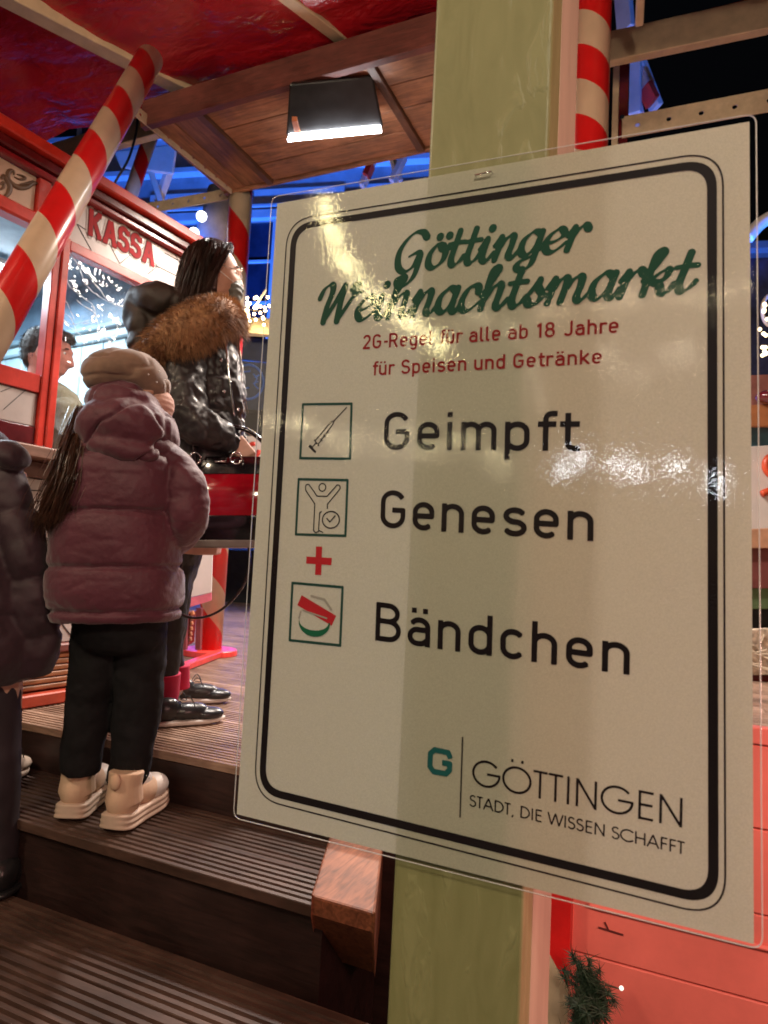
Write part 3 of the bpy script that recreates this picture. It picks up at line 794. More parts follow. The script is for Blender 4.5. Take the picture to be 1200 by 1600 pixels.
# finer creases on top of the slow sag
bnode = [q for q in nn.nodes if q.type == 'BUMP'][0]
wn = nn.nodes.new('ShaderNodeTexNoise'); wn.inputs['Scale'].default_value = 5; wn.inputs['Detail'].default_value = 4; wn.inputs['Distortion'].default_value = 2.0
nn.links.new([q for q in nn.nodes if q.type == 'MAPPING'][0].outputs[0], wn.inputs['Vector'])
b2 = nn.nodes.new('ShaderNodeBump'); b2.inputs['Strength'].default_value = .45; b2.inputs['Distance'].default_value = .02
nn.links.new(wn.outputs['Fac'], b2.inputs['Height']); nn.links.new(bnode.outputs[0], b2.inputs['Normal'])
nn.links.new(b2.outputs[0], nn.nodes['Principled BSDF'].inputs['Normal'])
Xs = np.linspace(-5.2, 2.6, 160); Ys = np.linspace(-.9, 2.72, 90); vs = []; fs = []
for yy in Ys:
    for xx in Xs:
        u = (xx * .83 + yy * .35) / .95
        sag = -.05 * abs(math.sin(math.pi * u)) ** .8
        z = 2.63 - .05 * (yy - .5) + sag + .02 * noise.noise(V((xx * 2, yy * 5, 0))) + .008 * noise.noise(V((xx * 7 + yy * 4, yy * 15, 3)))
        vs.append((xx, yy, z))
nx = len(Xs)
for j in range(len(Ys) - 1):
    for i_ in range(nx - 1):
        a = j * nx + i_; fs.append((a, a + nx, a + nx + 1, a + 1))
mesh('vinyl_sheet', vs, fs, m_vinyl, canopy, smooth=True)
def rafter(p0, p1, z, w, h, ext0=0, ext1=0, name='rafter', m=m_cream):
    a, b_ = at(*p0, z=z), at(*p1, z=z); d = (b_ - a).normalized()
    return MB().bar(a - d * ext0, b_ + d * ext1, w, h).build(name, m, canopy, bevel=.004)
rafter((24, 0), (315, 150), 2.50, .088, .07, ext0=1.5, ext1=.0)
rafter((515, 42), (570, 84), 2.50, .060, .06, ext0=1.8)
rafter((1003, -60), (999, 34), 2.50, .035, .05, ext0=1.0)
# soffit of planks along the front edge
sof = empty('plank_soffit', (-1, 3, ZS), 'brown plank soffit under the canopy edge, holding the black floodlight', 'soffit')
m_plank = wood('varnished_brown_plank', (.33, .15, .075), 'x', rough=.42, var=.26, scale=5)
m_planky = wood('varnished_brown_plank_across', (.31, .14, .07), 'y', rough=.42, var=.26, scale=5)
m_batten = wood('dark_batten', (.13, .055, .03), 'y', rough=.45, var=.2)
yA, yB = at(600, 93, z=ZS).y, at(535, 259, z=ZS).y
xC = at(420, 285, z=ZS).x
bat = [at(360, 222, z=ZS).x, at(620, 168, z=ZS).x]
segs = [(xC + .03 - .0, bat[0])] 
nr = 4; ph = (yB - yA) / nr
XE = at(893, 150, z=ZS).x
edges = [bat[0] + .022, bat[1] - .022, bat[1] + .022, XE]
for s0 in range(0, len(edges), 2):
    for r_ in range(nr):
        dz = random.uniform(0, .006)
        MB().box((edges[s0], yA + r_ * ph + .003, ZS + dz), (edges[s0 + 1], yA + (r_ + 1) * ph - .003, ZS + .025)).build('plank', m_plank, sof, bevel=.002)
for bx_ in (bat[0], bat[1], XE + .022):
    MB().box((bx_ - .02, yA, ZS - .022), (bx_ + .02, yB, ZS + .02)).build('batten', m_batten, sof, bevel=.002)
# end panel running the other way, trimmed on the skew
_pl = [(at(255, 188, z=ZS)), (at(292, 172, z=ZS)), (at(408, 287, z=ZS)), (at(385, 292, z=ZS))]
pe0 = xC - .34
for q in range(2):
    w_ = (bat[0] - .022 - pe0) / 2
    MB().box((pe0 + q * w_ + .002, yA + .0, ZS + random.uniform(0, .004)), (pe0 + (q + 1) * w_ - .002, yB, ZS + .025)).build('plank', m_planky, sof, bevel=.002)
MB().box((pe0, yA - .045, ZS - .03), (XE + .04, yA - .002, ZS + .12)).build('inner_trim', wood('dark_trim_x', (.14, .04, .03), 'x', var=.2, knots=False), sof, bevel=.003)
MB().box((pe0, yB + .002, ZS - .012), (XE + .04, yB + .03, ZS + .10)).build('outer_trim', m_plank, sof, bevel=.003)

# floodlight
def cz(px, py, z): return at(px, py, z=z)
m_lens = mat('floodlight_lens_lit', (1, 1, 1), emit=(.93, .96, 1.0), estr=22)
fc0 = at(522, 168, z=ZS - .13)
fl = empty('floodlight', fc0, 'black floodlight with bright white lens edge hanging under the plank soffit', 'floodlight')
FD = fc0.dot(_f)
def fp(px, py, dd=0): return at(px, py, d=FD + dd)
q = [fp(452, 130, -.06), fp(583, 117, -.06), fp(600, 200, 0.06), fp(446, 214, 0.06)]
back = [p + V((0.03, .16, .02)) for p in q]
back = [fp(462, 122, .10), fp(575, 112, .10), fp(590, 180, .15), fp(462, 196, .15)]
hs = MB().add(q + back, [(3, 2, 1, 0), (4, 5, 6, 7), (0, 1, 5, 4), (1, 2, 6, 5), (2, 3, 7, 6), (3, 0, 4, 7)])
hs.build('housing', m_black_metal, fl, bevel=.012, seg=3)
# lens: thin glowing glass under the front lip
ln = [fp(452, 209, .03), fp(594, 195, .03), fp(596, 204, .055), fp(449, 218, .055)]
lb = [p + _f * .02 for p in ln]
MB().add(ln + lb, [(3, 2, 1, 0), (4, 5, 6, 7), (0, 1, 5, 4), (1, 2, 6, 5), (2, 3, 7, 6), (3, 0, 4, 7)]).build('lens', m_lens, fl)
for k_, a in enumerate(((460, 212), (480, 209), (500, 207), (520, 205))): pass
MB().obox(fp(463, 199, -.0), _r * .012, _u * .011, _f * .07).build('label_plate', mat('orange_sticker', (.6, .2, .08)), fl)
MB().tube([fp(470, 135, .05), fp(465, 105, .08), fp(560, 92, .08), fp(568, 122, .05)], .008, n=6).build('bracket', m_black_metal, fl, smooth=True)
ld = bpy.data.lights.new('floodlight_beam', 'SPOT'); ld.energy = 170; ld.color = (1, .93, .86); ld.spot_size = R(140); ld.spot_blend = .6; ld.shadow_soft_size = .06
lo = bpy.data.objects.new('floodlight_beam', ld); COL.objects.link(lo)
lp = fp(522, 222, .05); lo.location = lp
tgt = V((-1.5, 3.6, -.6)); lo.rotation_euler = (tgt - lp).to_track_quat('-Z', 'Y').to_euler()

# right-hand header of the canopy
MB().bar(at(930, 82, z=2.62), at(1200, 24, z=2.62), .05, .16).build('header_timber', m_cream, canopy, bevel=.004)
a, b_ = at(930, 82, z=2.62), at(1200, 24, z=2.62)
MB().bar(b_, b_ + (b_ - a).normalized() * 1.2, .05, .16).build('header_timber', m_cream, canopy, bevel=.004)
MB().bar(at(980, 62, z=2.73), at(1200, 8, z=2.76), .04, .08).build('red_edge_band', m_redpaint, canopy)

def perf(name, p0, p1, w, hole_r, pitch, th, m, parent, up, extra=0.0):
    """steel strip p0->p1, width along up, real round holes"""
    p0, p1 = V(p0), V(p1); d = p1 - p0; L = d.length; t = d / L; up = (V(up) - t * V(up).dot(t)).normalized(); nn_ = t.cross(up)
    n_ = max(1, int(L / pitch)); pt = L / n_; mb = MB(); N = 8
    for i in range(n_):
        c = p0 + t * (i + .5) * pt
        rect = []
        for k in range(N):
            a = 2 * math.pi * k / N; ca, sa = math.cos(a), math.sin(a); s = 1 / max(abs(ca), abs(sa))
            rect.append((ca * s * pt / 2, sa * s * w / 2))
        ring = [(hole_r * math.cos(2 * math.pi * k / N), hole_r * math.sin(2 * math.pi * k / N)) for k in range(N)]
        vs = []
        for off in (-th / 2, th / 2):
            vs += [c + t * a + up * b + nn_ * off for a, b in rect] + [c + t * a + up * b + nn_ * off for a, b in ring]
        fs = []
        for k in range(N):
            k2 = (k + 1) % N
            fs.append((k, k2, N + k2, N + k)[::-1]); fs.append((2 * N + k, 2 * N + k2, 3 * N + k2, 3 * N + k))
            fs.append((N + k, N + k2, 3 * N + k2, 3 * N + k))
            fs.append((k, k2, 2 * N + k2, 2 * N + k))
        mb.add(vs, fs)
    o = mb.build(name, m, parent)
    return o
rail = empty('perforated_rail', at(985, 202, z=ZS), 'cream perforated steel rail crossing above the notice at the right', 'rail')
perf('punched_strip', at(972, 200, z=ZS), at(1230, 152, z=ZS), .112, .0125, .145, .006, m_cream_steel, rail, (0, 0, 1))
MB().bar(at(972, 200, z=ZS) + V((0, .035, .058)), at(1230, 152, z=ZS) + V((0, .035, .058)), .07, .006).build('flange', m_cream_steel, rail)
rail = empty('perforated_rail', at(280, 225, z=ZS), 'cream perforated steel rail running from the slanted striped pole to the upright one', 'rail')
perf('punched_strip', at(208, 170, z=ZS), at(362, 296, z=ZS), .062, .010, .095, .006, m_cream_steel, rail, (0, 0, 1))
YC = 3.36
rail = empty('perforated_rail', at(290, 315, y=YC), 'short cream perforated strut behind the roof of the ticket booth', 'rail')
perf('punched_strip', at(212, 329, y=YC), at(358, 303, y=YC), .075, .011, .13, .006, m_cream_steel, rail, (0, 0, 1))
hd = MB().bar(at(60, 250, y=3.3), at(250, 195, y=3.3), .06, .16)
tag(hd.build('cream_header_beam', m_cream, bevel=.004), 'cream wooden header beam under the canopy behind the slanted striped pole', 'beam')

# striped poles
def pole(name, p0, p1, rad, label, pitch=.42, twist=1.0, phase=0.0, base=None, cap=True, matname='candy'):
    d = p1 - p0; L = d.length
    root = empty(name, p0, label, 'pole', 'red and cream striped poles of the ride')
    m = candy(matname, RED, (.60, .47, .33), pitch, twist=twist, phase=phase)
    mb = MB().tube([V((0, 0, 0)), V((0, 0, L * .5)), V((0, 0, L))], rad, n=40)
    me = bpy.data.meshes.new('shaft'); me.from_pydata([tuple(v) for v in mb.v], [], mb.f); me.update()
    for p in me.polygons: p.use_smooth = len(p.vertices) == 4
    me.materials.append(m)
    o = bpy.data.objects.new('shaft', me); COL.objects.link(o); o.parent = root
    o.rotation_euler = d.to_track_quat('Z', 'Y').to_euler()
    if cap:
        c = MB().ell(d, (rad * 1.0, rad * 1.0, rad * .7)).build('end_cap', mat('candy_cap', RED, rough=.3), None, smooth=True); c.parent = root
    return root
# slanted pole, upper end under the rafter
A1 = at(234, 92, d=3.05); A0 = at(20, 460, d=2.02); dA = (A1 - A0)
A0e = A0 - dA.normalized() * .75
pole('striped_pole', A0e, A1, .0575, 'thick slanted candy striped pole in front of the ticket booth roof', pitch=.385, twist=1.0, phase=.42, matname='candy_a')
C0 = at(338, 1020, y=3.62); C0.z = ZP
C1 = at(378, 292, y=3.36); C0 = V((C1.x - .02, C1.y + .03, ZP))
pole('striped_pole', C0, C1, .073, 'upright candy striped pole behind the woman in the black jacket', pitch=.50, twist=1.0, phase=.80, matname='candy_c', cap=False)
D1 = at(928, -40, y=3.30); D0 = V((D1.x, D1.y, ZG)) + V((-.03, 0, 0))
D0 = V((at(922, 180, y=2.2).x, 2.2, ZG)); D1 = V((at(922, 100, y=2.2).x + .008, 2.2, 2.62))
pole('striped_pole', D0, D1, .0575, 'upright candy striped pole directly right of the olive green post', pitch=.245, twist=1.0, phase=.11, matname='candy_d')
B1_ = at(240, 200, y=3.5); B0_ = at(197, 325, y=3.5)
pole('striped_pole', B0_ - (B1_ - B0_) * 1.6, B1_, .050, 'thin slanted striped pole seen above the roof of the ticket booth', pitch=.33, twist=1, phase=.2, matname='candy_b', cap=False)
# companion post with steel channel beside D
ch = empty('steel_channel_post', at(965, 150, y=3.42), 'narrow maroon and cream steel channel post behind the right striped pole', 'post')
x0 = at(958, 120, y=3.45).x
MB().box((x0, 3.45, ZG), (x0 + .03, 3.49, 2.7)).build('cream_flange', m_cream_steel, ch)
MB().box((x0 + .031, 3.46, ZG), (x0 + .075, 3.52, 2.7)).build('maroon_web', m_maroon, ch)
for z in (1.75, 2.0, 2.35):
    MB().tube([(x0 + .05, 3.455, z), (x0 + .05, 3.44, z)], .012, n=10).build('bolt', m_chrome, ch)
cb = MB().tube(spline([at(215, 182, y=3.2), at(212, 210, y=3.2), at(200, 250, y=3.2), at(178, 288, y=3.2), at(165, 320, y=3.2)]), .008, n=6)
tag(cb.build('power_cable', m_black_metal, smooth=True), 'thin black cable hanging between the slanted pole and the booth roof', 'cable')

# ------------------------------------------------------------ ticket booth
KP = V((-2.2506, 1.8828, 0)); ka = R(5.7)
ke = V((math.sin(ka), math.cos(ka), 0)); kn = V((math.cos(ka), -math.sin(ka), 0))
def K(s, z, o=0.0): return KP + ke * s + kn * o + V((0, 0, z))
def kpx(px, py, o=0.0):
    p = at(px, py, plane=(KP + kn * o, kn)) - KP
    return p.dot(ke), p.z
booth = empty('ticket_booth', K(.0, ZP), 'red framed off white ticket booth lettered KASSA with plastic sheeted window', 'booth')
def kbox(name, s0, s1, z0, z1, o0, o1, m, bevel=.003, parent=None):
    mb = MB().obox(K((s0 + s1) / 2, (z0 + z1) / 2, (o0 + o1) / 2), ke * (s1 - s0) / 2, kn * (o1 - o0) / 2, V((0, 0, (z1 - z0) / 2)))
    return mb.build(name, m, parent or booth, bevel=bevel)
S0, S1 = -2.0, .66
kbox('roof_moulding', S0, S1 + .03, 1.475, 1.52, -.05, .075, m_redpaint, .006)
kbox('roof_moulding', S0, S1 + .02, 1.435, 1.473, -.05, .045, m_maroon, .006)
kbox('roof_moulding', S0, S1 + .01, 1.408, 1.433, -.05, .028, mat('dark_red_gloss', (.26, .015, .02), rough=.25, coat=.4), .006)
kbox('fascia_panel', -.145, S1, 1.222, 1.406, -.04, .0, m_panel)
kbox('fascia_panel', S0, -.20, 1.262, 1.406, -.04, -.004, mat('cream_ornament_panel', (.62, .47, .36), rough=.25, coat=.4, var=.06))
kbox('fascia_divider', -.198, -.148, 1.222, 1.406, -.04, .012, m_redpaint)
kbox('lower_moulding', S0, -.20, 1.205, 1.259, -.04, .03, m_redpaint, .008)
# pattern lines on the fascia
def kline(pts, w, o, m, name='marquetry_line', closed=False):
    mb = MB()
    for i in range(len(pts) - 1):
        a, b_ = pts[i], pts[i + 1]
        mb.bar(K(a[0], a[1], o), K(b_[0], b_[1], o), w, .0016, up=kn)
    return mb.build(name, m, booth)
def kl(pxs, w=.003, o=.001): kline([kpx(*p) for p in pxs], w, o, m_lineblk)
kl([(98, 338), (120, 350), (172, 383), (235, 412), (248, 418)])
kl([(120, 350), (143, 392)]); kl([(166, 372), (187, 412)]); kl([(187, 412), (204, 398), (216, 396)]); kl([(222, 388), (246, 416), (231, 428)]); kl([(246, 416), (286, 436)])
kl([(257, 395), (287, 412)]); kl([(268, 388), (286, 420)])
# painted scrolls
def scroll(pts, w, m, name='painted_scroll'):
    pts = [kpx(*p) for p in pts]; sp = [crom(pts, (len(pts) - 1) * i / 40) for i in range(41)]
    mb = MB(); n_ = len(sp)
    vs = []; fs = []
    for i, p in enumerate(sp):
        a = sp[max(i - 1, 0)]; b_ = sp[min(i + 1, n_ - 1)]; t = np.array(b_) - np.array(a); t = t / (np.linalg.norm(t) + 1e-9)
        ww = w * (.25 + .75 * math.sin(math.pi * (i + .5) / n_)) / 2
        for sgn, oo in ((-1, -.002), (-.5, .0025), (.5, .0025), (1, -.002)):
            vs.append(K(p[0] - t[1] * ww * sgn, p[1] + t[0] * ww * sgn, oo))
    for i in range(n_ - 1):
        for j in range(3): fs.append((4 * i + j, 4 * i + j + 1, 4 * i + j + 5, 4 * i + j + 4))
    return mesh(name, vs, fs, m, booth, smooth=True)
m_scroll = mat('brown_scroll_paint', (.13, .075, .04), rough=.5, var=.3)
scroll([(22, 274), (22, 268), (17, 266), (13, 272), (15, 282), (28, 292), (42, 292), (52, 286), (60, 287), (66, 292)], .020, m_scroll)
scroll([(22, 276), (32, 280), (40, 278), (34, 274), (26, 272)], .011, m_scroll)
scroll([(30, 288), (44, 286), (52, 282)], .010, m_scroll)
scroll([(2, 280), (6, 275), (11, 281), (16, 292), (12, 304), (0, 313)], .022, m_scroll)
scroll([(0, 288), (6, 285), (6, 292), (0, 297)], .012, m_scroll)
scroll([(60, 287), (66, 298), (72, 300), (70, 295), (82, 300)], .008, m_scroll)
# KASSA: red slab letters with a pale rim
KG = {
 'K': (.80, [[(.12, 0), (.12, 1)], [(.0, .03), (.24, .03)], [(.0, .97), (.24, .97)], [(.14, .45), (.56, .97)], [(.30, .60), (.60, .03)], [(.46, .97), (.68, .97)], [(.48, .03), (.72, .03)], [(.04, .5), (.12, .5)]]),
 'A': (.86, [[(.14, .0), (.38, 1)], [(.42, 1), (.66, 0)], [(.0, .03), (.26, .03)], [(.54, .03), (.80, .03)], [(.24, .33), (.56, .33)]]),
 'S': (.74, [[(.56, .98), (.56, .72)], arc(.33, .74, .22, .22, 20, 265) + arc(.33, .27, .23, .24, 85, -160), [(.08, .02), (.08, .28)], [(.02, .52), (.12, .52)]]),
}
def kassa(weight, o, m, name):
    P0 = kpx(137, 362, 0); P1 = kpx(240, 405, 0); H0 = .098
    ik = Ink(min(P0[0], P1[0]) - .02, max(P0[0], P1[0]) + .03, 1.24, 1.45, .0012)
    run_text(ik, 'KASSA', (P0[0], 1.292), (P1[0], 1.300), ((-.004, .098), (-.004, .094)), KG, weight)
    vs, fs = ik.mesh2d()
    return mesh(name, [K(a, b_, o) for a, b_ in vs], fs, m, booth)
kassa(.40, .0022, mat('letter_rim_white', (.72, .66, .60), rough=.5), 'letter_rim')
kassa(.27, .0036, mat('letter_dark_red', (.16, .01, .015), rough=.6), 'letter_shadow')
kassa(.19, .0050, mat('letter_red', (.42, .012, .016), rough=.6, spec=.2), 'letter')
# frame of the window
ps0, ps1 = kpx(70, 500)[0], kpx(94, 500)[0]
kbox('window_frame_bar', ps0 - .0, (ps0 + ps1) / 2 - .001, .36, 1.215, -.03, .018, m_redpaint)
kbox('window_frame_bar', (ps0 + ps1) / 2 + .001, ps1, .36, 1.222, -.03, .026, m_redpaint)
kbox('window_frame_rail', ps1 + .001, S1 - .001, 1.178, 1.219, -.03, .022, m_redpaint)
kbox('window_frame_bar', S1 - .05, S1, .36, 1.176, -.03, .022, m_redpaint)
kbox('door_rail', S0, ps0 - .001, .585, .655, -.03, .012, m_redpaint)
kbox('door_panel', S0, ps0 - .002, .455, .583, -.03, .004, m_panel)
kbox('door_lower_rail', S0, ps0 - .002, .385, .453, -.03, .008, m_maroon)
kl([(0, 588), (25, 596), (55, 602)], .003, .006); kl([(45, 604), (4, 640)], .002, .006); kl([(30, 600), (0, 612)], .002, .006)
kbox('counter', S0, S1 + .02, .325, .372, -.30, .10, wood('counter_wood', (.24, .12, .08), 'y', var=.15, knots=False), .006)
kbox('counter_apron', S0, S1, .262, .324, -.05, .02, mat('apron_brown', (.17, .09, .07), rough=.5), .004)
z1 = -.37
kbox('front_panel', S0, S1, z1, .26, -.05, .0, m_panel)
for pts in ([(31, 735), (72, 723)], [(28, 765), (64, 767)], [(30, 783), (70, 783)], [(35, 770), (50, 783)], [(40, 725), (62, 745)], [(45, 841), (86, 841)], [(55, 846), (66, 840), (76, 846)], [(64, 930), (84, 918)], [(66, 935), (113, 996)], [(54, 860), (66, 846)], [(150, 990), (100, 930)], [(74, 850), (88, 870), (78, 900)]):
    kl(pts, .004, .001)
kl([(64, 878), (58, 885), (66, 890), (74, 880), (70, 870)], .006, .001)
kbox('base_moulding', S0, S1 + .01, -.405, -.372, -.05, .03, mat('moulding_brown', (.19, .065, .055), rough=.4), .006)
zz = -.408; m_slat = wood('orange_slat', (.46, .20, .09), 'y', rough=.45, var=.15, knots=False)  # orange light on the booth slats is put into the wood colour
while zz > -.545:
    kbox('slat', S0, S1, zz - .0195, zz, -.03, .022, m_slat, .004); zz -= .023
kbox('slat_backing', S0, S1 - .01, -.56, -.41, -.06, -.032, m_maroon, 0)
kbox('base_board', S0, S1 + .02, ZP + .004, -.55, -.05, .06, mat('orange_red_base', (.50, .07, .035), rough=.35, coat=.2), .005)
# shell and interior
m_blue = mat('pale_blue_boards', (.38, .52, .58), rough=.55, var=.05, vscale=4)
kbox('roof_panel', S0, S1, 1.44, 1.47, -1.7, -.06, mat('grey_blue_ceiling', (.20, .26, .32), rough=.5))
kbox('back_wall', S0, S1, ZP, 1.44, -1.73, -1.70, m_blue, 0)
nb = 9
for i in range(nb):
    o0 = -.10 - i * .178
    kbox('wall_board', S1 - .045, S1 - .03 + random.uniform(0, .003), .38, 1.10, o0 - .172, o0, m_blue, .004)
kbox('wall_moulding', S1 - .07, S1 - .025, 1.102, 1.15, -1.69, -.05, m_blue, .008)
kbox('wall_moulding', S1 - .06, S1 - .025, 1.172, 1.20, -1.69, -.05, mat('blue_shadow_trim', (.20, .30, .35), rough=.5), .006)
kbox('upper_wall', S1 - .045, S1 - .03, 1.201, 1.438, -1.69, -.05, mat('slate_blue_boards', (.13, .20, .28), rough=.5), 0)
kbox('end_wall', S1 - .024, S1 - .002, ZP, 1.40, -1.69, -.05, m_panel, 0)
# dark window in the end wall
kbox('inner_window_pane', S1 - .062, S1 - .05, .40, 1.02, -.52, -.14, mat('dark_glass', (.03, .035, .045), rough=.08, var=.3), 0)
for o0 in (-.14, -.33, -.52): kbox('inner_window_frame', S1 - .075, S1 - .05, .38, 1.05, o0 - .015, o0 + .015, m_blue, .003)
kbox('inner_window_frame', S1 - .076, S1 - .05, 1.02, 1.06, -.55, -.11, m_blue, .003)
for i in range(8):
    kbox('back_board', S1 - .06 - .30 * (i + 1), S1 - .065 - .30 * i, .38, 1.42, -1.698, -1.685, m_blue, .004)
kbox('floor_plate', S0, S1 - .05, -.1, -.08, -1.69, -.06, m_maroon, 0)
# crumpled clear plastic over the window
m_sheet = film_mat('crumpled_clear_sheet', 14, .6, .02, .07, fac=2.0, milky=.02, stretch=(1, 1, 1))
vs = []; fs = []; nxs, nzs = 90, 70
for j in range(nzs + 1):
    for i in range(nxs + 1):
        s = ps1 + (S1 - .05 - ps1) * i / nxs; z = .375 + .80 * j / nzs
        w_ = .012 * noise.noise(V((s * 9 - z * 5, z * 2 + s * 2, 0))) + .010 * abs(noise.noise(V((s * 14 - z * 9, z * 3, 4)))) + .006 * noise.noise(V((s * 30, z * 30, 2)))
        vs.append(K(s, z, .004 - abs(w_) * 1.0))
for j in range(nzs):
    for i in range(nxs):
        a = j * (nxs + 1) + i; fs.append((a, a + 1, a + nxs + 2, a + nxs + 1))
mesh('plastic_sheet', vs, fs, m_sheet, booth, smooth=True)
# crease ridges of the sheet, tube light glints put in as milky white
m_crease = film_mat('crease_glint', 200, .4, .001, .12, fac=5, milky=.9)
mb = MB()
for pts in ([(98, 384), (108, 392), (125, 396), (150, 412), (178, 425), (212, 446), (240, 450)], [(90, 392), (100, 420), (112, 450), (140, 472), (150, 490)],
            [(98, 384), (120, 410), (135, 445), (165, 470), (200, 480)], [(112, 400), (140, 432), (172, 470), (196, 478)], [(85, 478), (112, 498), (120, 520)], [(84, 490), (110, 505), (140, 500)],
            [(143, 545), (150, 525), (170, 530), (184, 545)], [(150, 500), (160, 520), (176, 535)], [(100, 505), (125, 522), (134, 540)], [(180, 500), (184, 520), (176, 528)],
            [(120, 470), (150, 490), (146, 505), (128, 505)], [(84, 430), (104, 470), (118, 500)]):
    pts3 = [K(*kpx(p[0] + random.uniform(-1, 1), p[1] + random.uniform(-1, 1)), -.002) for p in pts]
    sp = spline(pts3, 7); n_ = len(sp)
    sp = [p + V((noise.noise(p * 60), 0, noise.noise(p * 60 + V((3, 3, 3))))) * .006 for p in sp]
    mb.tube(sp, [.0007 + .0022 * abs(noise.noise(V((i * .35, len(pts), pts[0][0])))) * 2 for i in range(n_)], n=4)
mb.build('crease_glint', m_crease, booth, smooth=True)
# fluorescent tube under the booth ceiling + its light
tb_ = empty('booth_tube_lamp', K(-.25, 1.38, -.9), 'cool white tube lamp under the booth ceiling', 'lamp')
MB().tube([K(-.8, 1.385, -.9), K(.35, 1.385, -.9)], .014, n=10).build('lit_tube', mat('tube_glow', (1, 1, 1), emit=(.80, .92, 1.0), estr=18), tb_, smooth=True)
MB().tube([K(-.83, 1.41, -.9), K(.38, 1.41, -.9)], .02, n=8).build('fitting', m_panel, tb_)
ld = bpy.data.lights.new('booth_tube_light', 'AREA'); ld.shape = 'RECTANGLE'; ld.size = 1.1; ld.size_y = .08; ld.energy = 42; ld.color = (.72, .88, 1)
lo = bpy.data.objects.new('booth_tube_light', ld); COL.objects.link(lo); lo.location = K(-.22, 1.36, -.9); lo.rotation_euler = (0, 0, R(90) - ka)

# ------------------------------------------------------------ people
SKIN = mat('skin', (.52, .30, .22), rough=.5, var=.06, vscale=30, spec=.4)
m_lip = mat('lips', (.35, .12, .10), rough=.4)
def frame_of(head):
    """heading angle in world (radians from +X) -> forward, left, up"""
    f = V((math.cos(head), math.sin(head), 0)); return f, V((-f.y, f.x, 0)), V((0, 0, 1))
def head_mb(mb, c, H, fwd, left, up, female=False):
    """head with brow, sockets, nose, lips, chin and ears; c = centre, H = chin-to-crown height"""
    k = H / .235; n_, m_ = 72, 56; base = len(mb.v); vs = []
    for i in range(m_ + 1):
        th = math.pi * i / m_
        for j in range(n_):
            w = 2 * math.pi * j / n_
            x = math.sin(th) * math.cos(w); y = math.sin(th) * math.sin(w); z = math.cos(th)
            ax = .094 if x > 0 else .098
            X = x * ax; Y = y * .074; Z = z * .1175
            if Z < -.01:
                t = min(1, (-.01 - Z) / .1); Y *= 1 - .30 * t * t; 
                if X < 0: X *= 1 - .45 * t
                else: X *= 1 - .10 * t
            else: Y *= 1 + .03 * math.sin(max(0, Z) / .1175 * math.pi)
            if x > 0.0:
                ff = x ** .6; g = lambda v, c_, s: math.exp(-((v - c_) / s) ** 2)
                nz = 0
                if -.045 < Z < .035:
                    t = (.035 - Z) / .065 if Z > -.030 else max(0, (Z + .045) / .015)
                    nz = max(0, t) * (.027 if Z <= -.03 else .027)
                    if Z > -.03: nz = .027 * min(1, t) ** 1.3
                X += ff * nz * g(Y, 0, .011 + .006 * g(Z, -.028, .012))
                X += ff * .007 * g(Z, .034, .011) * g(Y, 0, .05)
                X -= ff * .011 * (g(Y, .031, .016) + g(Y, -.031, .016)) * g(Z, .014, .013)
                X += ff * .006 * (g(Y, .031, .010) + g(Y, -.031, .010)) * g(Z, .012, .008)
                X += ff * (.0085 * g(Z, -.053, .0045) + .0085 * g(Z, -.0655, .005)) * g(Y, 0, .022)
                X -= ff * .005 * g(Z, -.059, .0028) * g(Y, 0, .022)
                X -= ff * .005 * g(Z, -.078, .006) * g(Y, 0, .02)
                X += ff * .011 * g(Z, -.098, .013) * g(Y, 0, .022)
                X += ff * .004 * (g(Y, .045, .016) + g(Y, -.045, .016)) * g(Z, -.01, .02)
            vs.append(V(c) + k * (fwd * X + left * Y + up * Z))
    fs = []
    for i in range(m_):
        for j in range(n_):
            fs.append((i * n_ + j, (i + 1) * n_ + j, (i + 1) * n_ + (j + 1) % n_, i * n_ + (j + 1) % n_))
    mb.add(vs, fs)
    M = Matrix((fwd, left, up)).transposed()
    for s in (-1, 1):
        mb.ell(V(c) + k * (-fwd * .008 + left * .075 * s + up * .0), (.018 * k, .007 * k, .032 * k), 14, 10, M @ Matrix.Rotation(R(18 * s), 3, 'Z'))
        mb.ell(V(c) + k * (-fwd * .004 + left * .077 * s - up * .022), (.009 * k, .006 * k, .012 * k), 10, 8, M)
    return base
def limb(mb, pts, f=.6, n=14):
    sp = [crom(pts, (len(pts) - 1) * i / (8 * (len(pts) - 1))) for i in range(8 * (len(pts) - 1) + 1)]
    mb.tube([at(q[0], q[1], d=q[2]) for q in sp], [float(q[3] * q[2] / F_PX * f) for q in sp], n=n)
def eyes(c, H, fwd, left, up, parent):
    k = H / .235
    for s in (-1, 1):
        e_ = MB().ell(V(c) + k * (fwd * .0695 + left * .031 * s + up * .013), (.0115 * k,) * 3, 16, 10).build('eye', mat('eye_white', (.7, .68, .65), rough=.15), parent, smooth=True)
        MB().ell(V(c) + k * (fwd * .0775 + left * .031 * s + up * .013), (.005 * k,) * 3, 12, 8).build('iris', mat('iris_brown', (.03, .015, .008), rough=.1), parent, smooth=True)
        MB().tube([V(c) + k * (fwd * (.0885 - .008 * abs(q)) + left * (.031 * s + q * .018) + up * (.036 - .006 * q * q)) for q in (-1, -.5, 0, .5, 1)], .0026 * k, n=6).build('eyebrow', mat('brow_hair', (.03, .018, .012), rough=.8), parent, smooth=True)
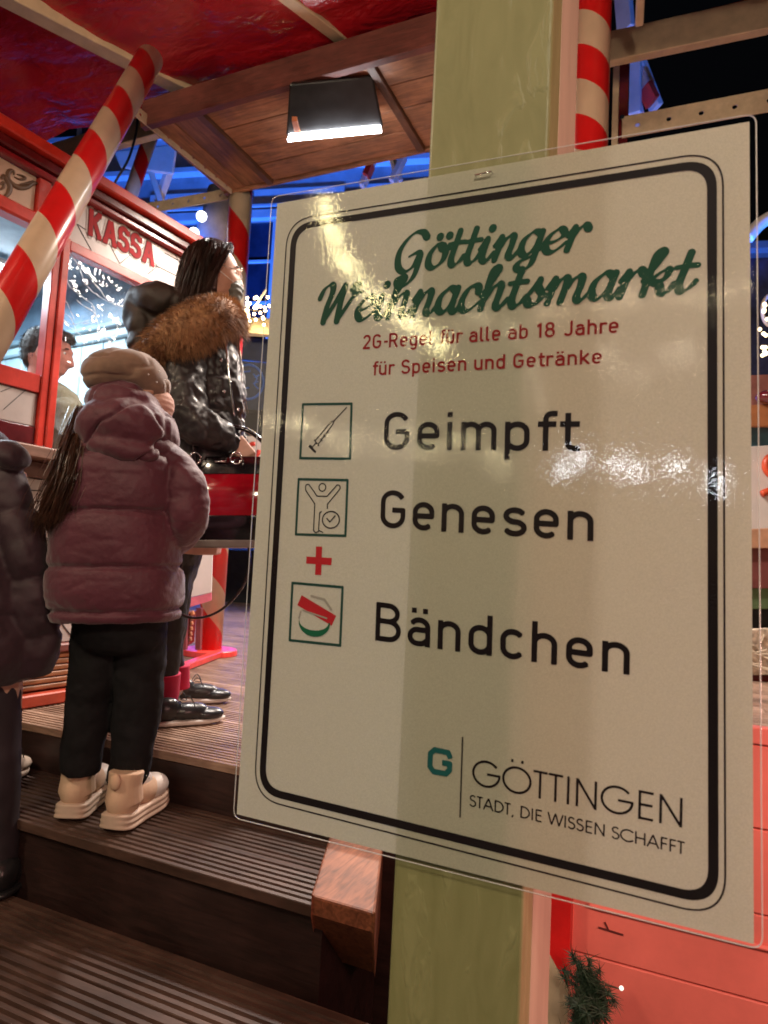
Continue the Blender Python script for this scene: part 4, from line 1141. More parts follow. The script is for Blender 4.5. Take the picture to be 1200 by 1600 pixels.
def hand_mb(mb, w, d, palm_n, s=1.0, curl=.9):
    """hand from wrist w along d, palm facing palm_n; five separate bent fingers"""
    d = V(d).normalized(); pn = (V(palm_n) - d * V(palm_n).dot(d)).normalized(); sd = d.cross(pn)
    mb.obox(w + d * .045 * s, d * .045 * s, sd * .038 * s, pn * .012 * s)
    for i, (L, o_) in enumerate(((.066, -.028), (.076, -.0095), (.071, .0095), (.056, .028))):
        p = w + d * .085 * s + sd * o_ * s; pts = [p - d * .02 * s, p]; a = .25; dirn = d
        for seg, fr in enumerate((.45, .32, .23)):
            a += curl * (.45 if seg == 0 else .7)
            dirn = d * math.cos(a) + pn * math.sin(a)
            p = p + dirn * L * fr * s; pts.append(p)
        mb.tube(pts, [.0095 * s, .0092 * s, .0085 * s, .0078 * s, .0062 * s], n=8)
    p = w + d * .03 * s - sd * .034 * s
    mb.tube([p, p + (d * .6 - sd * .6 + pn * .4).normalized() * .034 * s, p + (d * .8 - sd * .5 + pn * .6).normalized() * .062 * s, p + (d * .95 - sd * .1 + pn * .9).normalized() * .082 * s], [.012 * s, .011 * s, .0095 * s, .007 * s], n=8)
def loft(rows_key, n=48, m=60, seams=(), bulge=.0, amp=0.0, sc=8.0, p=2.2, tilt=None):
    """rows_key: (pxL, pxR, py, d, thick, dd) -> list of rings in space. returns MB"""
    mb = MB(); vs = []
    K_ = len(rows_key)
    for i in range(m + 1):
        t = (K_ - 1) * i / m; r = crom(rows_key, t)
        pl, pr, py, d, th = [float(q) for q in r[:5]]
        lean = 0
        L = at(pl, py + lean, d=d); Rr = at(pr, py - lean, d=d); c = (L + Rr) / 2; hw = (Rr - L) / 2
        back = V((-math.sin(YAW), math.cos(YAW), 0))
        b = 0
        if seams:
            for a_, b__ in zip(seams[:-1], seams[1:]):
                b -= bulge * .45 * math.exp(-((py - b__) / 2.6) ** 2)
                if a_ <= py <= b__:
                    u = (py - a_) / (b__ - a_); b += bulge * ((4 * u * (1 - u)) ** .27 - .75)
        for j in range(n):
            w = 2 * math.pi * j / n; cw, sw = math.cos(w), math.sin(w)
            rr = (abs(cw) ** p + abs(sw) ** p) ** (-1 / p)
            q = c + hw * cw * rr + back * th * sw * rr
            dirn = (hw.normalized() * cw + back * sw)
            q = q + dirn * (b + (wrinkle(q, amp, sc) if amp else 0))
            vs.append(q)
    fs = [(i * n + j, i * n + (j + 1) % n, (i + 1) * n + (j + 1) % n, (i + 1) * n + j) for i in range(m) for j in range(n)]
    fs.append(tuple(range(n))[::-1]); fs.append(tuple(m * n + j for j in range(n)))
    return mb.add(vs, fs)
def sleeve(pts, n=28, k=14, seams=0, bulge=.0, amp=0.0, sc=12.0, endcap=True):
    """pts: (px,py,d,r_px) -> puffy tube"""
    sp = [crom(pts, (len(pts) - 1) * i / (k * (len(pts) - 1))) for i in range(k * (len(pts) - 1) + 1)]
    P = [at(q[0], q[1], d=q[2]) for q in sp]; Rr = [float(q[3] * q[2] / F_PX) for q in sp]
    m_ = len(P)
    if seams:
        for i in range(m_):
            u = (i / (m_ - 1) * seams) % 1.0
            Rr[i] += bulge * ((max(0, 4 * u * (1 - u))) ** .27 - .75)
    mb = MB().tube(P, Rr, n=n)
    if amp:
        for i, v in enumerate(mb.v):
            c = P[min(i // n, m_ - 1)]; dv = (v - c).normalized(); mb.v[i] = v + dv * wrinkle(v, amp, sc)
    return mb
def strands(name, guides, count, jit, r0, m, parent, seed=1, kseg=8, wave=.004):
    """hair: tapered flat ribbons round guide curves"""
    rnd = random.Random(seed); mb = MB(); vs = mb.v; fs = mb.f
    for _ in range(count):
        g_ = rnd.choice(guides); off = V((rnd.gauss(0, 1), rnd.gauss(0, 1), rnd.gauss(0, .6))) * jit
        ph = rnd.uniform(0, 6); k = len(vs); T = rnd.uniform(.82, 1.0); fan = rnd.uniform(.6, 1.5)
        w_ = V((rnd.gauss(0, 1), rnd.gauss(0, 1), rnd.gauss(0, .3))).normalized()
        for i in range(kseg + 1):
            t = i / kseg * T; p = V(crom(g_, t * (len(g_) - 1))) + off * (.55 + t * fan * .6) + w_ * wave * math.sin(ph + t * 9)
            rr = r0 * (1 - .8 * (i / kseg) ** 2)
            vs.append(p - w_ * rr); vs.append(p + w_ * rr)
        for i in range(kseg): fs.append((k + 2 * i, k + 2 * i + 1, k + 2 * i + 3, k + 2 * i + 2))
    return mb.build(name, m, parent)
def fur(name, surf_pts, count, length, m, parent, seed=3, grav=.25, r0=.0011):
    """surf_pts: function(rnd) -> (point, normal)"""
    rnd = random.Random(seed); mb = MB(); vs = mb.v; fs = mb.f
    for _ in range(count):
        p, nn_ = surf_pts(rnd); L = length * rnd.uniform(.5, 1.25); cl = noise.noise_vector(p * 28) * .9
        dv = (nn_ + cl + V((rnd.gauss(0, .28), rnd.gauss(0, .28), rnd.gauss(0, .28) - grav))).normalized()
        sd = dv.cross(V((rnd.gauss(0, 1), rnd.gauss(0, 1), rnd.gauss(0, 1)))).normalized(); k = len(vs)
        for i in range(4):
            t = i / 3; q = p + dv * L * t + V((0, 0, -L * .45 * t * t)); rr = r0 * (1 - t * .9)
            vs.append(q - sd * rr); vs.append(q + sd * rr)
        for i in range(3): fs.append((k + 2 * i, k + 2 * i + 1, k + 2 * i + 3, k + 2 * i + 2))
    return mb.build(name, m, parent)
def hairmat(name, c1, c2, rough=.35, scale=90):
    m = bpy.data.materials.new(name); m.use_nodes = True; n = m.node_tree.nodes; l = m.node_tree.links; b = n['Principled BSDF']
    tc = n.new('ShaderNodeTexCoord'); no = n.new('ShaderNodeTexNoise'); no.inputs['Scale'].default_value = scale; l.new(tc.outputs['Object'], no.inputs[0])
    n2 = n.new('ShaderNodeTexNoise'); n2.inputs['Scale'].default_value = scale * .15; l.new(tc.outputs['Object'], n2.inputs[0])
    a = n.new('ShaderNodeMath'); a.operation = 'ADD'; l.new(no.outputs['Fac'], a.inputs[0]); l.new(n2.outputs['Fac'], a.inputs[1])
    h = n.new('ShaderNodeMath'); h.operation = 'MULTIPLY'; h.inputs[1].default_value = .5; l.new(a.outputs[0], h.inputs[0])
    rp = n.new('ShaderNodeValToRGB'); rp.color_ramp.elements[0].position = .38; rp.color_ramp.elements[1].position = .62
    rp.color_ramp.elements[0].color = (*c1, 1); rp.color_ramp.elements[1].color = (*c2, 1)
    l.new(h.outputs[0], rp.inputs[0]); l.new(rp.outputs[0], b.inputs['Base Color']); b.inputs['Roughness'].default_value = rough
    return m
def join(*mbs):
    r = MB()
    for m in mbs: r.add(m.v, m.f)
    return r

# ---- the girl in the plum jacket (mid-tread of the middle step)
D = 1.86
gx = at(168, 1288, z=Z2)
girl = empty('person', V((gx.x, gx.y, Z2)), 'child seen from behind in plum quilted hooded jacket, taupe knit cap and cream chunky trainers', 'person')
gh = R(24 + 58); gf, gl, gu = frame_of(gh)
HC = at(212, 610, d=D + .02)
body = MB(); head_mb(body, HC, .205, gf, gl, gu)
cp = lambda px, py, dd=0: at(px, py, d=D + dd)
body.tube([HC - V((0, 0, .03)), cp(205, 700), cp(195, 760)], [.045, .045, .05], n=14)
body.tube([cp(190, 715), cp(190, 800), cp(186, 880), cp(182, 950)], [.10, .12, .115, .11], n=18)
GL1 = [(222, 960, D + .02, 37), (218, 1040, D + .02, 39), (214, 1120, D + .02, 36), (205, 1185, D + .03, 32), (198, 1222, D + .03, 30)]
GL2 = [(150, 960, D, 36), (146, 1040, D, 36), (134, 1120, D, 33), (126, 1185, D - .0, 31), (124, 1206, D, 29)]
GA1 = [(250, 716, D - .0, 30), (286, 760, D - .02, 36), (289, 812, D - .01, 33), (266, 846, D + .10, 28), (238, 846, D + .22, 20)]
GA2 = [(134, 716, D, 28), (110, 770, D + .02, 32), (112, 830, D + .05, 30), (140, 850, D + .16, 26), (170, 845, D + .24, 20)]
for q in (GL1, GL2, GA1, GA2): limb(body, q)
hand_mb(body, cp(232, 838, .24), cp(200, 832, .28) - cp(232, 838, .24), V((0, 0, 1)), .75)
hand_mb(body, cp(172, 838, .24), cp(205, 832, .28) - cp(172, 838, .24), V((0, 0, 1)), .75)
fuse(body, 'body', SKIN, girl, .0045, 3)
eyes(HC, .205, gf, gl, gu, girl)
m_plum = mat('plum_quilted_nylon', (.080, .012, .027), rough=.6, var=.12, vscale=5, bump=.5, bscale=48, bdist=.006, sheen=.3)
jk = loft([(152, 232, 668, D + .0, .085), (128, 268, 686, D, .12), (110, 282, 725, D, .145), (98, 280, 790, D, .155), (90, 278, 850, D, .16), (84, 281, 905, D, .165), (84, 280, 945, D, .160), (92, 272, 968, D, .15), (98, 266, 966, D, .14)],
          n=72, m=120, seams=(640, 716, 803, 886, 952, 975), bulge=.019, amp=.004, sc=9, p=2.3)
sl = sleeve(GA1, seams=3, bulge=.010, amp=.006, n=40)
sl2 = sleeve(GA2, seams=3, bulge=.010, amp=.006, n=32)
fuse(join(jk, sl, sl2), 'quilted_jacket', m_plum, girl, .0042, 1, lambda c: wrinkle(c, .0026, 15) - .0016 * max(0, 1 - 4 * abs(noise.noise(V((c.x * 9, c.y * 9, c.z * 26))))) + .0008 * noise.noise(c * 70))
# hood lying behind the neck
hd = MB()
rotm = Matrix((_r, _u, -_f)).transposed()
def E_(mb, px, py, d, rx, ry, rz, ang=0):
    s = d / F_PX; M_ = rotm @ Matrix.Rotation(R(ang), 3, 'Z'); mb.ell(at(px, py, d=d), (rx * s, ry * s, rz), 28, 18, M_)
E_(hd, 200, 664, D - .06, 70, 46, .11, -12); E_(hd, 228, 680, D - .02, 47, 46, .12, -30); E_(hd, 165, 668, D - .06, 42, 42, .09, 20); E_(hd, 190, 700, D - .10, 60, 24, .06, -10); E_(hd, 226, 655, D + .01, 27, 36, .10, -30); E_(hd, 190, 630, D - .03, 56, 35, .09, -6)
fuse(hd, 'hood', m_plum, girl, .005, 8, lambda c: wrinkle(c, .007, 11) - .010 * max(0, 1 - 9 * abs(noise.noise(c * 9 + V((4, 0, 0))))) + .0010 * noise.noise(c * 60))
# cap
m_cap = mat('taupe_knit', (.20, .125, .085), rough=.85, var=.08, vscale=40, bump=.3, bscale=260, bdist=.0015, sheen=.4)
cpm = MB(); E_(cpm, 190, 578, D + .0, 58, 34, .098, 4); E_(cpm, 164, 586, D - .02, 33, 30, .080, 30); E_(cpm, 215, 584, D + .01, 44, 34, .092, -22); E_(cpm, 236, 602, D + .03, 27, 28, .078, -40); E_(cpm, 196, 600, D + .02, 52, 20, .085, 0)
def capf(c):
    return wrinkle(c, .004, 12) - .005 * max(0, 1 - abs(noise.noise(V((c.x * 7 + c.z * 9, c.y * 7, c.z * 19)))) * 7)
co_ = fuse(cpm, 'knit_cap', m_cap, girl, .004, 8, capf)
# a deep fold across the back of the cap
a0, a1 = at(140, 606, d=D - .11), at(205, 590, d=D - .12)
for v in co_.data.vertices:
    p = v.co; t = max(0, min(1, (p - a0).dot(a1 - a0) / (a1 - a0).length_squared)); dd = (p - (a0 + (a1 - a0) * t))
    lat = abs(dd.dot(_u)); dep = dd.dot(_f)
    if -.1 < dep < .12: v.co = p + _f * .020 * math.exp(-(lat / .008) ** 2) * math.sin(math.pi * min(1, max(0, t * .8 + .15))) - _u * 0.0
sp_ = MB()
for q in ((232, 585), (249, 580), (245, 597), (258, 594)):
    sp_.ell(at(q[0], q[1], d=D - .055), (.0022,) * 3, 8, 6)
sp_.build('cap_studs', mat('pearl', (.8, .8, .8), rough=.2), girl, smooth=True)
# mask
mk = MB(); E_(mk, 250, 636, D + .045, 20, 26, .06, -16)
fuse(mk, 'face_mask', mat('peach_mask', (.60, .36, .29), rough=.8, var=.05, bump=.3, bscale=80), girl, .003, 3, lambda c: .0006 * math.sin(c.z * 420))
# long hair over the left shoulder
m_brown = hairmat('long_brown_hair', (.022, .010, .006), (.10, .045, .026))
gd = []
for k_ in range(7):
    gd.append([tuple(at(132 + k_ * 3, 640 + k_ * 3, d=D - .02)), tuple(at(118 + k_ * 2, 690, d=D - .09)), tuple(at(100 + k_ * 4, 745, d=D - .12)), tuple(at(84 + k_ * 4, 790, d=D - .12)), tuple(at(72 + k_ * 4, 835 - k_ * 3, d=D - .11))])
strands('long_hair', gd, 3200, .017, .0013, m_brown, girl, 5, wave=.006)
# trousers
m_blk = mat('black_fleece_trousers', (.008, .0075, .009), rough=.8, var=.3, bump=.3, bscale=60, spec=.25)
tr = MB()
tr = join(loft([(108, 262, 925, D + .01, .125), (116, 258, 965, D + .01, .12), (128, 256, 1005, D + .01, .105), (150, 240, 1020, D + .01, .08)], n=40, m=24),
          sleeve(GL1, amp=.006, n=28),
          sleeve(GL2, amp=.006, n=28))
fuse(tr, 'trousers', m_blk, girl, .0055, 4, lambda c: wrinkle(c, .003, 26))
# chunky trainers: heel towards us, toes away right
m_cs = mat('cream_suede', (.62, .43, .30), rough=.75, var=.06, bump=.15, bscale=200)
m_csl = mat('white_leather', (.68, .62, .58), rough=.5, var=.05)
m_sole = mat('cream_rubber_sole', (.60, .46, .36), rough=.6, var=.08)
def trainer(hx, hy, d, toe, s=1.0, zb=Z2):
    """heel pixel, depth, toe pixel"""
    h = at(hx, hy, z=zb); t = at(toe[0], toe[1], z=zb); L = .225 * s; f = (t - h); f.z = 0; f.normalize(); sd = V((-f.y, f.x, 0)); up = V((0, 0, 1))
    M_ = Matrix((f, sd, up)).transposed()
    so = empty('shoe', h, None); so.parent = girl; so.matrix_parent_inverse = Matrix.Translation(-girl.location); so['_loc'] = tuple(h)
    sm = MB()
    pr = [(-.012, .030), (.02, .040), (.07, .036), (.12, .038), (.17, .044), (.205, .036), (.228, .014)]
    rows = []
    for zz_, grow in ((0, .0), (.010, .004), (.016, -.003), (.022, .003), (.028, -.003), (.036, .002), (.042, -.007)):
        ring = []
        for x_, w in pr: ring.append(h + f * x_ * s * (1 + grow) + sd * (w + grow) * s + up * (zz_ * s + (.010 if x_ > .2 else 0) * (1 if zz_ < .02 else .5) + (.008 if x_ < 0 else 0)))
        for x_, w in pr[::-1]: ring.append(h + f * x_ * s * (1 + grow) - sd * (w + grow) * s + up * (zz_ * s + (.010 if x_ > .2 else 0) * (1 if zz_ < .02 else .5) + (.008 if x_ < 0 else 0)))
        rows.append(ring)
    k = len(rows[0]); vs = [p for r_ in rows for p in r_]; fs = [(i * k + j, i * k + (j + 1) % k, (i + 1) * k + (j + 1) % k, (i + 1) * k + j) for i in range(len(rows) - 1) for j in range(k)]
    fs.append(tuple(range(k))[::-1]); fs.append(tuple((len(rows) - 1) * k + j for j in range(k)))
    sm.add(vs, fs); o = sm.build('sole', m_sole, so, smooth=True)
    sbs = o.modifiers.new('s', 'SUBSURF'); sbs.levels = 1; sbs.render_levels = 2
    up_ = MB()
    up_.ell(h + f * .045 * s + up * .065 * s, (.052 * s, .037 * s, .045 * s), 20, 14, M_)
    up_.tube([h + f * .045 * s + up * .06 * s, h + f * .043 * s + up * .100 * s, h + f * .046 * s + up * .130 * s], [.044 * s, .039 * s, .041 * s], n=18)
    up_.ell(h + f * .088 * s + up * .118 * s, (.016 * s, .024 * s, .032 * s), 14, 10, M_)
    up_.ell(h - f * .002 * s + up * .118 * s, (.010 * s, .014 * s, .020 * s), 12, 8, M_)
    up_.ell(h + f * .12 * s + up * .062 * s, (.055 * s, .037 * s, .036 * s), 20, 14, M_)
    fuse(up_, 'upper', m_cs, so, .003, 5)
    tp = MB(); tp.ell(h + f * .165 * s + up * .058 * s, (.058 * s, .041 * s, .032 * s), 20, 14, M_); tp.ell(h + f * .115 * s + up * .085 * s, (.035 * s, .026 * s, .030 * s), 16, 10, M_)
    fuse(tp, 'toe_box', m_csl, so, .003, 4)
    lc = MB()
    for q in (.095, .112, .129, .146):
        zt = .116 - (q - .095) * .6
        lc.tube(spline([h + f * q * s + sd * .024 * s + up * (zt - .010) * s, h + f * (q + .004) * s + up * zt * s, h + f * q * s - sd * .024 * s + up * (zt - .010) * s], 4), .0028 * s, n=6)
    lc.build('laces', m_csl, so, smooth=True)
trainer(174, 1303, D, (236, 1262), 1.13)
trainer(105, 1286, D, (162, 1235), 1.13)

# ---- the woman in the black jacket, on the deck by the booth window
DW = 2.47
wx = at(262, 1128, z=ZP)
wom = empty('person', V((wx.x, wx.y, ZP)), 'long haired woman in glossy black jacket with brown fur hood and dark face mask', 'person')
wh = R(24 + 14); wf, wl, wu = frame_of(wh)
WC = at(333, 432, d=DW)
wp = lambda px, py, dd=0: at(px, py, d=DW + dd)
body = MB(); head_mb(body, WC, .235, wf, wl, wu)
body.tube([WC - V((0, 0, .05)) - wf * .02, wp(325, 510), wp(318, 560)], [.055, .055, .07], n=14)
body.tube([wp(312, 560), wp(305, 640), wp(300, 720), wp(292, 800), wp(285, 860)], [.13, .135, .12, .135, .14], n=20)
WL1 = [(270, 880, DW - .03, 32), (264, 950, DW - .03, 28), (260, 1010, DW - .03, 24), (258, 1062, DW - .03, 21), (252, 1112, DW - .03, 19)]
WL2 = [(283, 880, DW + .08, 25), (274, 950, DW + .10, 21), (270, 1010, DW + .12, 17), (274, 1050, DW + .13, 15), (278, 1085, DW + .13, 14)]
WA1 = [(292, 562, DW - .10, 36), (288, 605, DW - .16, 35), (294, 648, DW - .19, 33), (328, 676, DW - .17, 27), (364, 690, DW - .09, 20)]
WA2 = [(340, 560, DW + .12, 32), (345, 620, DW + .17, 30), (350, 660, DW + .15, 26), (370, 690, DW + .02, 18)]
for q in (WL1, WL2, WA1, WA2): limb(body, q)
hand_mb(body, wp(366, 688, -.06), V((.5, .2, -.6)), V((-.5, .5, -.3)), .92, 1.4)
hand_mb(body, wp(370, 690, .02), V((.5, .2, -.6)), V((-.5, -.5, -.3)), .92, 1.4)
fuse(body, 'body', SKIN, wom, .0048, 3)
eyes(WC, .235, wf, wl, wu, wom)
m_lea = mat('glossy_black_jacket', (.022, .021, .023), rough=.48, var=.25, vscale=12, bump=.35, bscale=18, bdist=.010, coat=.08)
jk = loft([(285, 352, 520, DW, .07), (262, 374, 560, DW, .12), (250, 382, 610, DW, .15), (246, 378, 660, DW, .155), (248, 376, 700, DW, .15), (255, 374, 760, DW, .15), (250, 350, 810, DW, .14), (254, 338, 835, DW, .13)],
          n=56, m=100, seams=(500, 600, 628, 652, 690, 740, 790, 870), bulge=.008, amp=.007, sc=13)
s1 = sleeve(WA1, amp=.012, sc=16, n=40)
s2 = sleeve(WA2, amp=.010, sc=16, n=28)
fuse(join(jk, s1, s2), 'black_jacket', m_lea, wom, .0058, 2, lambda c: wrinkle(c, .007, 20) + .003 * noise.noise(c * 55))
# placket and studs
mb = MB(); mb.tube(spline([wp(352, 530, -.10), wp(358, 590, -.11), wp(366, 650, -.10)]), .004, n=6); mb.build('zip', m_chrome, wom, smooth=True)
mb = MB()
for q in ((345, 563), (350, 612), (372, 640)): mb.ell(wp(q[0], q[1], -.155), (.006,) * 3, 10, 8)
mb.build('studs', m_chrome, wom, smooth=True)
# hood with fur edge
hm = MB(); E_(hm, 262, 478, DW - .02, 62, 30, .13, -8); E_(hm, 228, 505, DW, 31, 50, .11, 14); E_(hm, 228, 548, DW - .02, 26, 34, .10, 10); E_(hm, 245, 470, DW, 38, 26, .1, 20); E_(hm, 290, 520, DW + .02, 60, 40, .14, 10)
fuse(hm, 'hood', mat('black_brown_hood', (.035, .025, .020), rough=.6, var=.2, bump=.5, bscale=18, bdist=.01), wom, .006, 6, lambda c: wrinkle(c, .014, 9) - .006 * max(0, 1 - 6 * abs(noise.noise(c * 8))))
fg = [(222, 592, DW - .12, 15), (236, 556, DW - .17, 27), (268, 528, DW - .20, 38), (305, 508, DW - .19, 42), (338, 492, DW - .13, 36), (358, 496, DW - .02, 28), (366, 520, DW + .04, 18)]
fsp = [crom(fg, (len(fg) - 1) * i / 40) for i in range(41)]
FP = [at(q[0], q[1], d=q[2]) for q in fsp]; FR = [float(q[3] * q[2] / F_PX * .80) for q in fsp]
m_fur = hairmat('tawny_fur', (.13, .055, .022), (.46, .25, .115), rough=.7, scale=60)
fo = MB().tube(FP, FR, n=20).build('fur_trim', m_fur, wom, smooth=True)
def fsurf(rnd):
    t = rnd.random() * 39.99; i = int(t); u = t - i; p = FP[i].lerp(FP[i + 1], u); r_ = FR[i]
    ax_ = (FP[i + 1] - FP[i]).normalized(); a = ax_.orthogonal().normalized(); b_ = ax_.cross(a); w = rnd.random() * 2 * math.pi
    nn_ = a * math.cos(w) + b_ * math.sin(w); return p + nn_ * r_ * .93, nn_
ff = fur('fur_strands', fsurf, 15000, .034, m_fur, fo, r0=.0011, grav=.15)
# hair
m_dark = hairmat('dark_long_hair', (.012, .008, .007), (.045, .026, .020), rough=.28)
hc = MB(); M_ = Matrix((wf, wl, wu)).transposed()
hc.ell(WC + V((0, 0, .018)) - wf * .010, (.104, .090, .122), 28, 18, M_)
E_(hc, 322, 455, DW, 36, 52, .075, 8); E_(hc, 303, 460, DW - .0, 22, 40, .06, 14)
hc2 = fuse(hc, 'hair', m_dark, wom, .005, 6)
# keep the face clear of the cap: pull cap verts in front of the hairline back
for v in hc2.data.vertices:
    q = v.co - WC; fx = q.dot(wf); uz = q.dot(wu)
    lim = .018 + max(0, min(1, (uz - .03) / .09)) * .056
    if fx > lim: v.co = v.co - wf * (fx - lim) * .95
gd = []
for side in (-1, 1):
    for k_ in range(8):
        a = R(46 + k_ * 17); dirv = (-wf * math.cos(a) * -1 if False else wf * math.cos(a) * .55 + wl * side * math.sin(a) * 1.0 - (wf * .3 if k_ > 3 else V((0, 0, 0))))
        dirv = wf * (math.cos(a) * .6 - .12) + wl * side * math.sin(a)
        top = WC + V((0, 0, .132)) - wf * .01
        p1 = WC + dirv * .090 + V((0, 0, .085)) - wf * .012
        p2 = WC + dirv * .104 + V((0, 0, .0)) - wf * .030
        p3 = WC + dirv * .104 + V((0, 0, -.085)) - wf * .045
        p4 = WC + dirv * .110 + V((0, 0, -.165)) - wf * .055
        gd.append([tuple(q) for q in (top, p1, p2, p3, p4)])
for k_ in range(5):
    a = R(-40 + k_ * 20); dirv = -wf * math.cos(a) + wl * math.sin(a)
    gd.append([tuple(q) for q in (WC + V((0, 0, .130)), WC + dirv * .095 + V((0, 0, .075)), WC + dirv * .112 + V((0, 0, 0)), WC + dirv * .118 + V((0, 0, -.08)), WC + dirv * .13 + V((0, 0, -.15)))])
for s in (-1, 1):
    for k_ in range(6):
        f0 = .055 - k_ * .008
        gd.append([tuple(WC + wf * a + wl * s * b + wu * c) for a, b, c in ((f0 * .9, .004, .124 - k_ * 0 + .004), (f0, .042, .108), (f0 * .75, .078, .06), (f0 * .3 - .004, .096, .0), (f0 * .1 - .02, .100, -.08), (-.035, .104, -.15))])
strands('hair_strands', gd, 5200, .007, .0011, m_dark, hc2, 9, wave=.004)
m_lb = hairmat('light_brown_ends', (.10, .045, .030), (.32, .15, .10), rough=.4)
gd = [[tuple(wp(362 + k_ * 1.5, 500, .06)), tuple(wp(365 + k_ * 2, 560, .02)), tuple(wp(368 + k_ * 2.2, 620, -.02)), tuple(wp(372 + k_ * 3, 690 - k_ * 22, -.02))] for k_ in range(4)]
strands('hair_ends', gd, 500, .007, .0014, m_lb, hc2, 4, wave=.004)
# mask + loops + glasses
mk = MB(); mk.ell(WC + wf * .080 + V((0, 0, -.050)), (.030, .052, .042), 24, 16, M_); mk.ell(WC + wf * .088 + V((0, 0, -.035)), (.026, .024, .026), 20, 12, M_)
mko = fuse(mk, 'face_mask', mat('grey_black_mask', (.17, .19, .18), rough=.65, var=.15), wom, .003, 3, lambda c: .0022 * math.sin((c.z - WC.z) * 300))
mb = MB()
for s in (-1, 1): mb.tube(spline([WC + wf * .075 + wl * .048 * s + V((0, 0, -.03)), WC + wf * .03 + wl * .074 * s + V((0, 0, -.01)), WC - wf * .006 + wl * .082 * s + V((0, 0, .01))]), .0012, n=5)
mb.build('mask_loop', mat('loop', (.6, .6, .58)), mko)
mb = MB()
for s in (-1, 1):
    c = WC + wf * .104 + wl * .032 * s + V((0, 0, .012))
    mb.tube([c + wl * .025 * math.cos(a * math.pi / 8) * s + V((0, 0, .019 * math.sin(a * math.pi / 8))) - wf * .006 * abs(math.cos(a * math.pi / 8)) for a in range(17)], .0013, n=6)
    mb.tube([c + wl * .025 * s - wf * .004, WC + wf * .0 + wl * .080 * s + V((0, 0, .018))], .0013, n=6)
mb.build('glasses', mat('pale_metal_glasses', (.55, .5, .45), rough=.25, metal=.6), wom, smooth=True)
# trousers, socks, shoes
tr = join(loft([(248, 338, 790, DW, .13), (242, 318, 850, DW, .13), (240, 304, 900, DW + .02, .11), (242, 292, 930, DW + .03, .09)], n=36, m=20),
          sleeve(WL1[:4], n=24, amp=.005), sleeve(WL2[:4], n=24, amp=.005))
fuse(tr, 'trousers', mat('black_jeans', (.004, .004, .005), rough=.6, var=.3, bump=.3, bscale=90), wom, .006, 4, lambda c: wrinkle(c, .003, 26))
m_sock = mat('crimson_sock', (.42, .010, .05), rough=.85, var=.08, bump=.4, bscale=300)
sleeve([(259, 1052, DW - .03, 23), (257, 1085, DW - .03, 22), (252, 1112, DW - .03, 23)], n=20).build('sock', m_sock, wom, smooth=True)
sleeve([(282, 1040, DW + .13, 14), (282, 1075, DW + .13, 14)], n=16).build('sock', m_sock, wom, smooth=True)
m_bl = mat('black_shoe_leather', (.018, .018, .020), rough=.3, var=.2, bump=.2, bscale=60)
def plimsoll(hp, tp_, parent, zb, mU, mS, L=.27):
    h = at(*hp, z=zb); t = at(*tp_, z=zb); f = t - h; f.z = 0; f.normalize(); sd = V((-f.y, f.x, 0)); up = V((0, 0, 1)); M_ = Matrix((f, sd, up)).transposed()
    so = empty('shoe', h); so.parent = parent; so.matrix_parent_inverse = Matrix.Translation(-parent.location); so['_loc'] = tuple(h)
    pr = [(0, .024), (.03, .034), (.10, .034), (.17, .044), (.225, .036), (.262, .012)]
    q = L / .27; vs = []; kz = (0.001, .014, .024)
    for z_ in kz:
        vs += [h + f * a * q + sd * b_ + up * (z_ + (.006 if a > .25 else 0)) for a, b_ in pr] + [h + f * a * q - sd * b_ + up * (z_ + (.006 if a > .25 else 0)) for a, b_ in pr[::-1]]
    k = 12; fs = [(i * k + j, i * k + (j + 1) % k, (i + 1) * k + (j + 1) % k, (i + 1) * k + j) for i in range(2) for j in range(k)] + [tuple(range(k))[::-1], tuple(2 * k + j for j in range(k))]
    o = MB().add(vs, fs).build('sole', mS, so, smooth=True); s_ = o.modifiers.new('s', 'SUBSURF'); s_.levels = 1; s_.render_levels = 2
    u_ = MB(); u_.ell(h + f * .055 * q + up * .055, (.052, .033, .045), 20, 12, M_); u_.ell(h + f * .13 * q + up * .045, (.075, .036, .034), 20, 12, M_); u_.ell(h + f * .195 * q + up * .034, (.062, .040, .024), 20, 12, M_)
    fuse(u_, 'upper', mU, so, .003, 5)
    lc = MB()
    for i in range(5):
        x_ = .095 + i * .019; zt = .083 - i * .0075
        lc.tube(spline([h + f * x_ * q + sd * .026 + up * (zt - .014), h + f * (x_ + .006) * q + up * zt, h + f * x_ * q - sd * .026 + up * (zt - .014)], 4), .0022, n=5)
    lc.tube(spline([h + f * .09 * q + up * .088, h + f * .11 * q + sd * .03 + up * .11, h + f * .13 * q + sd * .035 + up * .08, h + f * .10 * q + up * .09, h + f * .12 * q - sd * .035 + up * .105, h + f * .14 * q - sd * .04 + up * .07], 6), .0018, n=5)
    lc.build('laces', mat('black_laces', (.02, .02, .02), rough=.7), so, smooth=True)
m_ws = mat('white_rubber', (.60, .54, .50), rough=.6)
plimsoll((232, 1137), (345, 1128), wom, ZP, m_bl, m_ws, .28)
plimsoll((262, 1098), (338, 1098), wom, ZP, m_bl, m_ws, .26)

